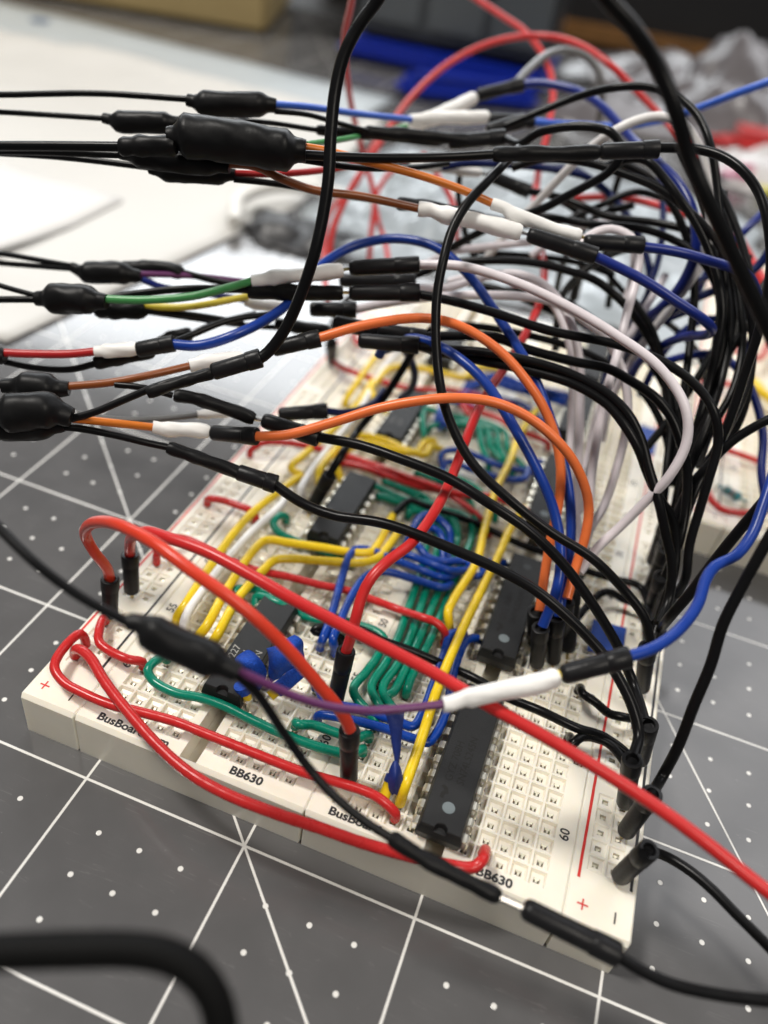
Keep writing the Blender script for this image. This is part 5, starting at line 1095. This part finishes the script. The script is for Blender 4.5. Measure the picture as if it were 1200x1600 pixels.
  ('jumper_wire', 'dark blue jumper hidden low between the white jumpers', 'jumper wire', 'jumper leads arching over the breadboard', [
    ('wire','navy',0.073,[(3.736,10.3,4.076),(4.353,10.249,3.848),(4.927,10.082,3.809),(5.527,10.104,3.984),(6.032,10.267,4.35),(6.525,10.421,4.709)]),
  ]),
  ('jumper_wire', 'blue jumper rising behind the bundle to the second board', 'jumper wire', 'jumper leads arching over the breadboard', [
    ('wire','blue2',0.073,[(6.038,9.222,3.127),(6.146,9.69,3.801),(6.39,10.028,4.286),(6.698,10.117,4.619),(7.247,10.119,4.784)]),
  ]),
  ('jumper_wire', 'lilac jumper looping above the small grey housing', 'jumper wire', 'jumper leads arching over the breadboard', [
    ('wire','lav',0.073,[(3.129,10.205,4.91),(3.494,10.494,5.306),(3.961,10.713,5.592),(4.436,10.778,5.695),(4.878,10.738,5.527),(5.117,10.536,5.071),(5.181,10.137,4.43)]),
  ]),
  ('jumper_wire', 'black jumper from the upper sleeve diving to the far strip', 'jumper wire', 'black ground jumpers on the right rail', [
    ('wire','black',0.073,[(2.907,11.541,5.753),(3.632,11.741,5.477),(4.334,11.741,4.974),(4.734,11.623,4.414),(4.886,11.601,3.722)]),
  ]),
  ('jumper_wire', 'black jumper arching low over the farthest chip', 'jumper wire', 'black ground jumpers on the right rail', [
    ('wire','black',0.073,[(1.586,10.519,3.353),(2.33,10.729,3.709),(3.25,10.859,3.923),(4.109,10.781,3.912),(4.886,10.349,3.821)]),
  ]),
]
PATCHES=[('tape_flag', 'crumpled blue tape flap lying left on the front left chip', 'tape', 'TAPE', 0.03, 0.05, [[[1.447, 0.938, 1.65], [1.531, 0.947, 1.8], [1.619, 1.01, 1.85], [1.737, 1.022, 1.8]], [[1.514, 0.847, 1.7], [1.661, 0.765, 1.9], [1.776, 0.834, 1.9], [1.875, 0.992, 1.75]], [[1.605, 0.852, 1.6], [1.742, 0.773, 1.75], [1.87, 0.798, 1.75], [1.946, 0.967, 1.6]], [[1.667, 0.86, 1.45], [1.77, 0.815, 1.5], [1.881, 0.818, 1.5], [1.918, 0.96, 1.4]], [[1.743, 0.888, 1.25], [1.797, 0.863, 1.25], [1.852, 0.881, 1.2], [1.885, 0.957, 1.25]]]), ('tape_flag', 'dark folded blue tape flap on the right corner of the front left chip', 'tape', 'TAPE', 0.03, 0.04, [[[1.781, 1.296, 1.7], [1.937, 1.232, 1.85], [2.024, 1.389, 1.9], [2.098, 1.487, 1.95]], [[1.858, 1.16, 1.7], [2.065, 0.994, 1.95], [2.178, 1.179, 1.95], [2.225, 1.496, 1.85]], [[1.93, 1.068, 1.55], [2.115, 0.949, 1.8], [2.224, 1.175, 1.75], [2.272, 1.549, 1.6]], [[2.004, 1.049, 1.3], [2.113, 1.032, 1.5], [2.188, 1.225, 1.5], [2.283, 1.529, 1.45]]]), ('tape_flag', 'narrow dark blue tape flag twisted upright over the long yellow wire', 'tape', 'TAPE_S', 0.012, 0.012, [[[3.645, 0.873, 1.95], [3.755, 0.861, 2.0], [3.931, 0.869, 2.05], [4.016, 0.915, 2.0]], [[3.769, 0.792, 1.95], [3.838, 0.779, 1.95], [3.972, 0.796, 1.95], [4.051, 0.81, 1.95]], [[3.921, 0.661, 1.8], [3.968, 0.66, 1.8], [4.035, 0.68, 1.8], [4.091, 0.707, 1.8]], [[4.018, 0.576, 1.6], [4.047, 0.563, 1.62], [4.088, 0.582, 1.62], [4.123, 0.624, 1.6]], [[4.123, 0.47, 1.4], [4.136, 0.451, 1.42], [4.16, 0.462, 1.42], [4.172, 0.492, 1.4]]]), ('tape_flag', 'small dark blue tape loop round the yellow wire end at the front', 'tape', 'TAPE_S', 0.012, 0.012, [[[4.1, 0.411, 1.5], [4.123, 0.418, 1.52], [4.148, 0.433, 1.5]], [[4.088, 0.321, 1.42], [4.156, 0.329, 1.5], [4.232, 0.387, 1.42]], [[4.113, 0.24, 1.32], [4.193, 0.249, 1.44], [4.297, 0.324, 1.32]], [[4.167, 0.199, 1.18], [4.228, 0.211, 1.3], [4.32, 0.268, 1.18]], [[4.237, 0.201, 1.08], [4.258, 0.206, 1.12], [4.294, 0.227, 1.08]]]), ('tape_square', 'blue tape square stuck between the right strip and its rail', 'tape', 'TAPE_F', 0.006, 0.004, [[[6.385, 5.078, 0.872], [6.581, 5.092, 0.872], [6.787, 5.111, 0.872], [6.979, 5.141, 0.872]], [[6.39, 4.73, 0.872], [6.582, 4.745, 0.872], [6.794, 4.785, 0.872], [6.983, 4.814, 0.872]], [[6.39, 4.282, 0.872], [6.601, 4.292, 0.872], [6.809, 4.317, 0.872], [7.004, 4.351, 0.872]]]), ('tape_square', 'blurred blue tape square farther back on the right rail', 'tape', 'TAPE_F', 0.006, 0.004, [[[6.506, 12.129, 0.872], [6.739, 12.144, 0.872], [6.956, 12.15, 0.872]], [[6.504, 11.546, 0.872], [6.749, 11.542, 0.872], [6.947, 11.541, 0.872]], [[6.502, 10.989, 0.872], [6.742, 10.986, 0.872], [6.95, 10.994, 0.872]]]), ('tape_flag', 'small blurred blue tape tag beside the third left chip', 'tape', 'TAPE_F', 0.006, 0.01, [[[2.02, 9.589, 1.2], [2.139, 9.515, 1.25], [2.24, 9.55, 1.3]], [[2.034, 9.354, 1.1], [2.185, 9.273, 1.15], [2.299, 9.315, 1.2]], [[2.059, 9.213, 0.95], [2.197, 9.127, 1.0], [2.306, 9.081, 1.05]]]), ('tape_square', 'blurred red tape square among wires behind the white jumpers', 'tape', 'TAPE_R', 0.006, 0.01, [[[1.885, 18.289, 0.9], [2.197, 18.737, 0.9], [2.63, 18.836, 0.9]], [[2.06, 17.78, 0.9], [2.371, 18.11, 0.9], [2.742, 18.273, 0.9]], [[2.191, 17.461, 0.9], [2.502, 17.684, 0.9], [2.798, 17.794, 0.9]]])]
TAPED=[('yellow wire end wrapped in tape at the front of the front left chip', [1.729, 0.806, 1.05], [1.642, 0.797, 1.3], 0), ('yellow wire end poking from the rolled blue tape beside the chip', [2.032, 0.948, 1.1], [2.286, 1.352, 1.35], 0), ('yellow wire end with dark blue tape in front of the blue pair', [4.13, 0.141, 1.0], [4.139, 0.376, 1.2], 0)]
RES=[[8.388, 10.361, 1.0], [9.005, 10.053, 1.0]]
HP=[(0,.05),(.006,.085),(.03,.112),(.07,.124),(.5,.128),(.70,.129),(.712,.126),(.724,.139),(.80,.142),(.975,.143),(.995,.138),(1,.128),(1,.088),(.93,.084),(.93,.02)]
HP2=[(0,.05),(.01,.09),(.04,.115),(.10,.126),(.45,.129),(.64,.131),(.655,.128),(.668,.137),(.76,.138),(.985,.139),(1,.13),(1,.088),(.93,.084),(.93,.02)]
BARE=mat('bare_copper_tinned',(.6,.57,.52),.3,1)
for wi,(name,label,cat,group,parts) in enumerate(WIRES):
    org=Vector(parts[0][3][0])
    t=thing(name,label,cat,org,group or None)
    for kind,c,r,pts in parts:
        V3=[Vector(p) for p in pts]; m=wmat(c,kind)
        if kind=='hook':
            # insulation with its trimmed ends just above the sockets, bare wire below
            ins=[v.copy() for v in V3]
            pp=catmull(ins,.06)
            a,b=pp[0],pp[-1]
            # shift end down point so the insulation stops just above the board
            pp=[q for q in pp if q.z>TOP+.012 or (q-a).length>.6 and (q-b).length>.6]
            rad=[r*(1+.015*math.sin(i*1.7)) for i in range(len(pp))]
            V,F=sweep(pp,rad,org,12,True,.025,wi)
            link('insulation',auto_smooth(mesh('insulation',V,F),50),m,t)
            for e,nx in ((a,pp[0]),(b,pp[-1])):
                lo=Vector((e.x,e.y,TOP-.2)); 
                V,F=sweep([lo,Vector((e.x,e.y,TOP-.02)),nx,nx+(nx-Vector((e.x,e.y,TOP-.02)))*.05],[.03]*4,org,8)
                link('bare_end',auto_smooth(mesh('bare_end',V,F)),BARE,t)
        elif kind=='wire':
            pp=catmull(V3,.10)
            V,F=sweep(pp,[r]*len(pp),org,14,True,.02,wi)
            link('insulation',auto_smooth(mesh('insulation',V,F),60),m,t)
        elif kind=='house':
            a,b=V3; V,F=profile(a,b,HP if wi%3 else HP2,org,22,.035,wi)
            link('connector_housing',auto_smooth(mesh('connector_housing',V,F),42),m,t)
            if a.z<1.0 and a.x>-1.4 and a.x<7.7:      # plugged into the board: its pin
                d=(a-b).normalized(); e=a+d*.3
                V,F=sweep([a-d*.05,a+d*.05,e],[.032]*3,org,8); link('contact_pin',mesh('contact_pin',V,F),wmat('gold','pin'),t)
        elif kind=='pin':
            V,F=sweep([V3[0],V3[0].lerp(V3[-1],.5),V3[-1]],[r,r*.85,r*.75],org,8 if c!='yellow2' else 6)
            link('contact_pin',auto_smooth(mesh('contact_pin',V,F)),m,t)
        elif kind=='shrink':
            pp=catmull(V3,.05); n=len(pp); L_=sum((q-p_).length for p_,q in zip(pp,pp[1:]))
            if r>=.155:   # fat splice with two necks
                nk=max(.085,r*.5); e=min(.3,.16/max(L_,.1)); seg=[(0,nk*.93),(.02,nk),(e*.8,nk),(e*1.9,r),(1-e*1.9,r*.97),(1-e*.8,nk*1.15),(.98,nk*1.1),(1,nk)]
                wob=.13
            elif c=='white': seg=[(0,r*.80),(.03,r*.84),(.14,r*.80),(.24,r*1.03),(.5,r*.92),(.80,r*1.0),(.94,r*.93),(.985,r*.98),(1,r*.75)]; wob=.16
            else: seg=[(0,r*.8),(.03,r),(.25,r*.95),(.36,r*1.12),(.6,r*.98),(.9,r*1.05),(.98,r*1.0),(1,r*.8)]; wob=.16
            rad=[rsm(i/(n-1),seg) for i in range(n)]
            V,F=sweep(pp,rad,org,20,True,wob,wi)
            link('heat_shrink',auto_smooth(mesh('heat_shrink',V,F),48),m,t)

# ------------------------------------------------------------ pieces of blue tape
def sheet(name,fn,nu,nv,th,m,parent=None):
    """a bent sheet of thickness th from fn(u,v)"""
    V=[];F=[]
    for i in range(nu+1):
        for j in range(nv+1): V.append(Vector(fn(i/nu,j/nv)))
    W_=nv+1
    for i in range(nu):
        for j in range(nv): F.append((i*W_+j,(i+1)*W_+j,(i+1)*W_+j+1,i*W_+j+1))
    me=mesh(name,V,F,True); o=link(name,me,m,parent)
    s=o.modifiers.new('thickness','SOLIDIFY'); s.thickness=th; s.offset=0
    return o
TAPE_F=mat('flat_tape',(.018,.06,.30),.6,bump=.5,bscale=40,var=.25,vscale=14)
TM={'TAPE':TAPE,'TAPE_S':TAPE_S,'TAPE_F':TAPE_F,'TAPE_R':mat('red_tape',(.5,.03,.02),.5)}
for pi_,(name,label,cat,mt,th,nzz,grid) in enumerate(PATCHES):
    G=[[Vector(q) for q in row] for row in grid]
    def cr(a,b,c,d,t): return .5*((2*b)+(c-a)*t+(2*a-5*b+4*c-d)*t*t+(-a+3*b-3*c+d)*t*t*t)
    def along(L_,t):
        n=len(L_)-1; x=min(t*n,n-1e-6); i=int(x); f=x-i
        return cr(L_[max(i-1,0)],L_[i],L_[i+1],L_[min(i+2,n)],f)
    def fn(u,v):
        q=along([along(r_,v) for r_ in G],u)
        return q+Vector((0,0,1))*nzz*noise.noise(q*5+Vector((pi_*3,0,0)))+Vector((.6,.6,0))*nzz*noise.noise(q*4+Vector((9,pi_,0)))
    o=sheet(name,fn,22,22,th,TM[mt]); o['label']=label; o['category']=cat
    if mt!='TAPE_R': o['group']='bits of blue tape'
# taped ends of loose yellow wires
for k,(label,a,b,ring) in enumerate(TAPED):
    a=Vector(a); b=Vector(b); t=thing('taped_wire_end',label,'wire end',a,'taped yellow wire ends')
    V,F=sweep([a.lerp(b,i/6) for i in range(7)],[.078]*7,a,12); link('insulation',auto_smooth(mesh('insulation',V,F),50),wmat('yellow','hook'),t)
    V,F=sweep([a-(b-a).normalized()*.03,a+(b-a)*.05],[.025]*2,a,8); link('copper_core',mesh('copper_core',V,F),BARE,t)
    s=a.lerp(b,(.55,.22,.75)[k]); e=b+(b-a)*.08; V,F=sweep([s.lerp(e,i/8) for i in range(9)],[.115 if k<2 else .09]*9,a,14,True,.12,k)
    link('tape_wrap',auto_smooth(mesh('tape_wrap',V,F),50),TAPE if k<2 else TAPE_S,t)

# ------------------------------------------------------------ blurred things behind
def solid(name,fn,nu,nv,th,m,label=None,cat=None,parent=None):
    o=sheet(name,fn,nu,nv,th,m,parent)
    if label: o['label']=label; o['category']=cat
    return o
PAPER=mat('warm_paper',(.62,.613,.59),.6,var=.12,vscale=.12,spec=.12)
sq=[(-60,5),(-8.7,8.6),(-6.7,22),(-7.9,34.2),(-60,34.2)]
def paper(u,v):
    y=8.5+(34.5-8.5)*v; xr=-8.7+2.0*min(1,v/.5)-(1.2*max(0,v-.5)/.5); x=-58+(xr+58)*u
    q=Vector((x,y,0)); h=.14+.55*max(0,noise.noise(q*.11+Vector((3,1,0))))+.16*noise.noise(q*.4)+.05*abs(noise.noise(q*1.3))
    return (x,y-(1-u)*3.0,max(.07,h*min(1,.25+min(1-u,.15)*6)))
solid('paper_sheet',paper,90,60,.03,PAPER,'large warm white rumpled sheet at the upper left behind the leads','paper')
SL=mat('clear_sleeve',(.50,.55,.58),.3,var=.08,vscale=.4,spec=.4)
def paper2(u,v):
    x=-40+u*28.5; y=7.2+v*9.5+u*1.2
    q=Vector((x,y,0)); h=.14+.55*max(0,noise.noise(q*.11+Vector((3,1,0))))+.16*noise.noise(q*.4)+.05*abs(noise.noise(q*1.3))
    return (x,y,max(.16,h+.06))
solid('paper_sheet',paper2,50,24,.03,mat('cool_paper',(.68,.67,.655),.6,var=.06,vscale=.2,spec=.12),'smaller pale sheet overlapping the near edge of the large rumpled one','paper')

t=thing('plastic_sleeve','pale bluish plastic sleeve edge showing beyond the warm white sheet','plastic sleeve',(-8,35,0))
def slv(u,v):
    x=-62+(-8.8+62)*u; y=33.0+ (38.4-33.0)*v - (u-1)*.5
    return (x+8,y-35,.10+.05*noise.noise(Vector((x*.3,y*.3,2))))
sheet('sleeve_body',slv,50,6,.03,SL,t)
o=disc('punched_hole',.55,(-20.8,1.6,.16),mat('hole_blue',(.05,.10,.2),.5),t); 
t=thing('storage_box','cream cardboard box cut off by the top edge','box',(-19.6,45.6,0),rotz=.30)
CARD=mat('cream_card',(.36,.27,.12),.7,var=.12,vscale=.3)
bm=bmesh.new(); box(bm,-42,0,0,12,0,11); bmesh.ops.bevel(bm,geom=list(bm.edges),offset=.35,segments=3,affect='EDGES'); bmobj('box_body',bm,CARD,t,True)
bm=bmesh.new(); box(bm,-42.4,.4,-.4,12.4,11.01,13.5); bmesh.ops.bevel(bm,geom=list(bm.edges),offset=.3,segments=2,affect='EDGES'); bmobj('box_lid',bm,CARD,t,True)
t=thing('parts_bin','dark bin standing beside the cream box at the top','bin',(-13,66,0),rotz=.1)
DK=mat('dark_plastic',(.006,.006,.007),.5); bm=bmesh.new(); box(bm,-11,3,-2,8,0,14); bmesh.ops.bevel(bm,geom=list(bm.edges),offset=.5,segments=3,affect='EDGES'); bmobj('bin_body',bm,DK,t,True)
bm=bmesh.new(); box(bm,-11.5,3.5,-2.5,8.5,14.01,15); bmobj('bin_rim',bm,DK,t)
BLP=mat('blue_plastic',(.004,.018,.26),.35)
t=thing('organizer_case','grey organizer case with a blue rim along its bottom near the top','case',(-14.6,44.2,0),rotz=.10)
bm=bmesh.new(); box(bm,0,12.4,0,13,0.02,1.1); bmesh.ops.bevel(bm,geom=list(bm.edges),offset=.5,segments=4,affect='EDGES'); bmobj('blue_rim',bm,BLP,t,True)
bm=bmesh.new(); box(bm,.6,12.2,1.6,12.6,1.302,6.5); bmesh.ops.bevel(bm,geom=list(bm.edges),offset=.4,segments=3,affect='EDGES'); bmobj('case_body',bm,mat('smoky_plastic',(.03,.034,.038),.3,var=.4,vscale=.4),t,True)
for k in range(3):
    bm=bmesh.new(); box(bm,1.2+k*3.7,4.4+k*3.7,1.45,1.595,2.2,5.8); bmobj('drawer_front',bm,mat('smoky_front',(.06,.068,.075),.25),t)
t=thing('plastic_clip','bright blue plastic clip lying in front of the organizer case','clip',(-8.6,38.6,0),rotz=.52)
bm=bmesh.new(); box(bm,0,7.8,0,2.2,.02,1.0); bmesh.ops.bevel(bm,geom=list(bm.edges),offset=.42,segments=4,affect='EDGES'); bmobj('clip_body',bm,mat('blue_plastic_bright',(.002,.02,.30),.35),t,True)
bm=bmesh.new(); box(bm,.8,7,.5,1.7,1.0,1.25); bmesh.ops.bevel(bm,geom=list(bm.edges),offset=.1,segments=2,affect='EDGES'); bmobj('clip_lever',bm,BLP,t,True)
# crumpled plastic
def crumple(cx,cy,w,d,h,seed,fr=.35,edge=.25):
    def f(u,v):
        x=(u-.5)*w; y=(v-.5)*d; q=Vector((x*fr,y*fr,seed))
        r=min(1,min(u,1-u,v,1-v)/edge)
        a=abs(noise.noise(q))+.6*abs(noise.noise(q*2.3))+.3*abs(noise.noise(q*5))
        k=noise.noise(q*.8+Vector((5,5,5)))*w*.08
        return (cx+x+k*(1-r)*2,cy+y+k*(1-r)*2,.06+h*r*(.25+a))
    return f
BAG=mat('crumpled_film',(.11,.10,.105),.28,spec=.8,var=.25,vscale=.5)
BAGW=mat('white_film',(.33,.37,.40),.3,spec=.6,var=.2,vscale=.5)
solid('plastic_bag',crumple(14,53,32,20,3.2,1.3,.16),70,50,.03,BAG,'large rumpled clear bag in the upper right background','plastic bag')
solid('plastic_bag',crumple(4.6,26.5,11,16,.9,7.7,.4),60,60,.03,BAGW,'rumpled pale film behind the wire tangle right of centre','plastic bag')
solid('plastic_bag',crumple(-2.2,25,8.6,13,1.0,4.1,.45),60,60,.03,BAGW,'rumpled pale film lying left of centre behind the board','plastic bag')
solid('plastic_bag',crumple(12.5,41,9,7,1.6,9.2,.4),50,40,.03,mat('bright_film',(.55,.53,.53),.3,spec=.7),'bright crumpled film at right in front of the large bag','plastic bag')
def pillow(name,label,cat,loc,sx,sy,sz,rz,m,group=None):
    t=thing(name,label,cat,loc,group,rz)
    bm=bmesh.new(); box(bm,-sx,sx,-sy,sy,0,sz); bmesh.ops.bevel(bm,geom=list(bm.edges),offset=sz*.45,segments=4,affect='EDGES'); bmobj('packet_body',bm,m,t,True)
    bm=bmesh.new(); box(bm,-sx-.25,-sx+.1,-sy*.9,sy*.9,sz*.42,sz*.5); bmobj('packet_seam',bm,m,t)
    return t
pillow('packet','red and white packet at the right edge in the background','packet',(11.2,45,0),3.4,1.4,1.3,.2,mat('red_film',(.50,.03,.03),.35),'small bright packets')
pillow('packet','small pink packet between the red packet and the mat','packet',(9.0,38.6,0),.75,.6,.9,.3,mat('pink_film',(.6,.2,.32),.4),'small bright packets')
pillow('packet','small yellow green packet at the right edge beside the pink one','packet',(11.2,37.4,0),1.2,.6,.8,.1,mat('lime_film',(.55,.5,.03),.4),'small bright packets')
pillow('packet','orange packet behind the yellow green one at the right edge','packet',(12.6,39.2,0),1.3,.7,1.0,.1,mat('orange_film',(.75,.25,.03),.4),'small bright packets')
t=thing('wooden_strip','dark orange wooden strip far back near the top','strip',(-5,66,0),rotz=.25)
WD=mat('brown_wood',(.16,.075,.02),.5,var=.4,vscale=.8)
bm=bmesh.new(); box(bm,0,18,0,1.4,0,1.3); bmesh.ops.bevel(bm,geom=list(bm.edges),offset=.2,segments=2,affect='EDGES'); bmobj('strip_body',bm,WD,t,True)
bm=bmesh.new(); box(bm,0,18,1.41,4.5,0,7); bmobj('strip_backing',bm,DK,t)
t=thing('dark_toolbag','dark soft bag filling the top right background','bag',(10,84,0),rotz=-.15)
bm=bmesh.new(); box(bm,-18,26,0,16,0,16); bmesh.ops.bevel(bm,geom=list(bm.edges),offset=3,segments=5,affect='EDGES'); bmobj('bag_body',bm,mat('bag_cloth',(.018,.018,.016),.8,var=.4,vscale=.3),t,True)
bm=bmesh.new(); box(bm,-17,25,-.5,0,11,12.2); bmobj('bag_seam',bm,mat('bag_trim',(.07,.06,.04),.7),t)
solid('rubber_scrap',crumple(-5.6,19.2,4.6,2.4,.5,2.2,.9),30,24,.06,mat('dark_scrap',(.02,.02,.022),.4),'dark flat scrap on the mat in front of the pale film','scrap')
t=thing('white_cable','short curl of white cable by the right edge of the large sheet','cable',(-7.6,19.5,.2))
V,F=sweep(catmull([(-7.6,18.2,.3),(-8.2,19.6,.45),(-7.7,21.4,.6),(-6.2,22.6,.5),(-4.6,22.8,.35),(-3.4,21.9,.3)],.2),[.26]*200,Vector((-7.6,19.5,.2)),12) if 0 else (None,None)
pp=catmull([(-7.4,18.0,.4),(-8.0,19.5,.6),(-7.4,21.2,.7),(-6.0,22.2,.6),(-4.6,22.4,.4),(-3.6,21.6,.35)],.2)
V,F=sweep(pp,[.24]*len(pp),Vector((-7.6,19.5,.2)),12); link('cable_sheath',auto_smooth(mesh('cable_sheath',V,F),60),mat('white_rubber',(.75,.74,.70),.45),t)
V,F=sweep([pp[-1],pp[-1]+(pp[-1]-pp[-2]).normalized()*.6],[.16]*2,Vector((-7.6,19.5,.2)),10); link('cable_end',auto_smooth(mesh('cable_end',V,F)),METAL,t)
pillow('packet','small red packet lying at the foot of the large clear bag','packet',(7.2,44.5,0),1.5,.5,.6,-.3,mat('red_film',(.50,.03,.03),.35),'small bright packets')
for k,(x,y,l) in enumerate(((3.0,47.5,5.5),(5.5,52,7.0))):
    t=thing('dark_tool',('short' if k==0 else 'longer')+' dark tool handle in the clutter in front of the large bag','tool',(x,y,.5),'dark tool handles',rotz=.3+.5*k)
    V,F=profile(Vector((0,0,0)),Vector((l,0,0)),[(0,.1),(.02,.35),(.3,.5),(.6,.42),(.62,.14),(.98,.12),(1,.02)],Vector((0,0,0)),14); link('tool_handle',auto_smooth(mesh('tool_handle',V,F)),DK,t)
    V,F=profile(Vector((l,0,0)),Vector((l+2.5,0,0)),[(0,.10),(.9,.09),(1,.02)],Vector((0,0,0)),10); link('tool_shaft',auto_smooth(mesh('tool_shaft',V,F)),METAL,t)
# resistor on the second board
a=Vector(RES[0]); b=Vector(RES[1]); t=thing('resistor','little teal resistor lying on the front of the second board','resistor',a)
V,F=profile(a,b,[(0,.03),(.2,.03),(.22,.08),(.26,.105),(.32,.11),(.38,.09),(.62,.09),(.68,.11),(.74,.105),(.78,.08),(.8,.03),(1,.03)],a,14)
link('resistor_body',auto_smooth(mesh('resistor_body',V,F),50),mat('teal_lacquer',(.03,.22,.25),.35),t)
for e,s in ((a,1),(b,-1)):
    V,F=sweep([e+(b-a)*.1*s,e,Vector((e.x,e.y,.7))],[.028]*3,a,8); link('lead_wire',mesh('lead_wire',V,F),BARE,t)
for k,q in enumerate((.3,.42,.5,.6)):
    c0=a.lerp(b,q-.012); c1=a.lerp(b,q+.012); r=.1125 if k==0 else .093
    V,F=sweep([c0,c1],[r]*2,a,14); link('colour_band',mesh('colour_band',V,F),mat('band_%d'%k,[(.3,.1,.02),(.02,.02,.02),(.5,.03,.02),(.3,.1,.02)][k],.4),t)
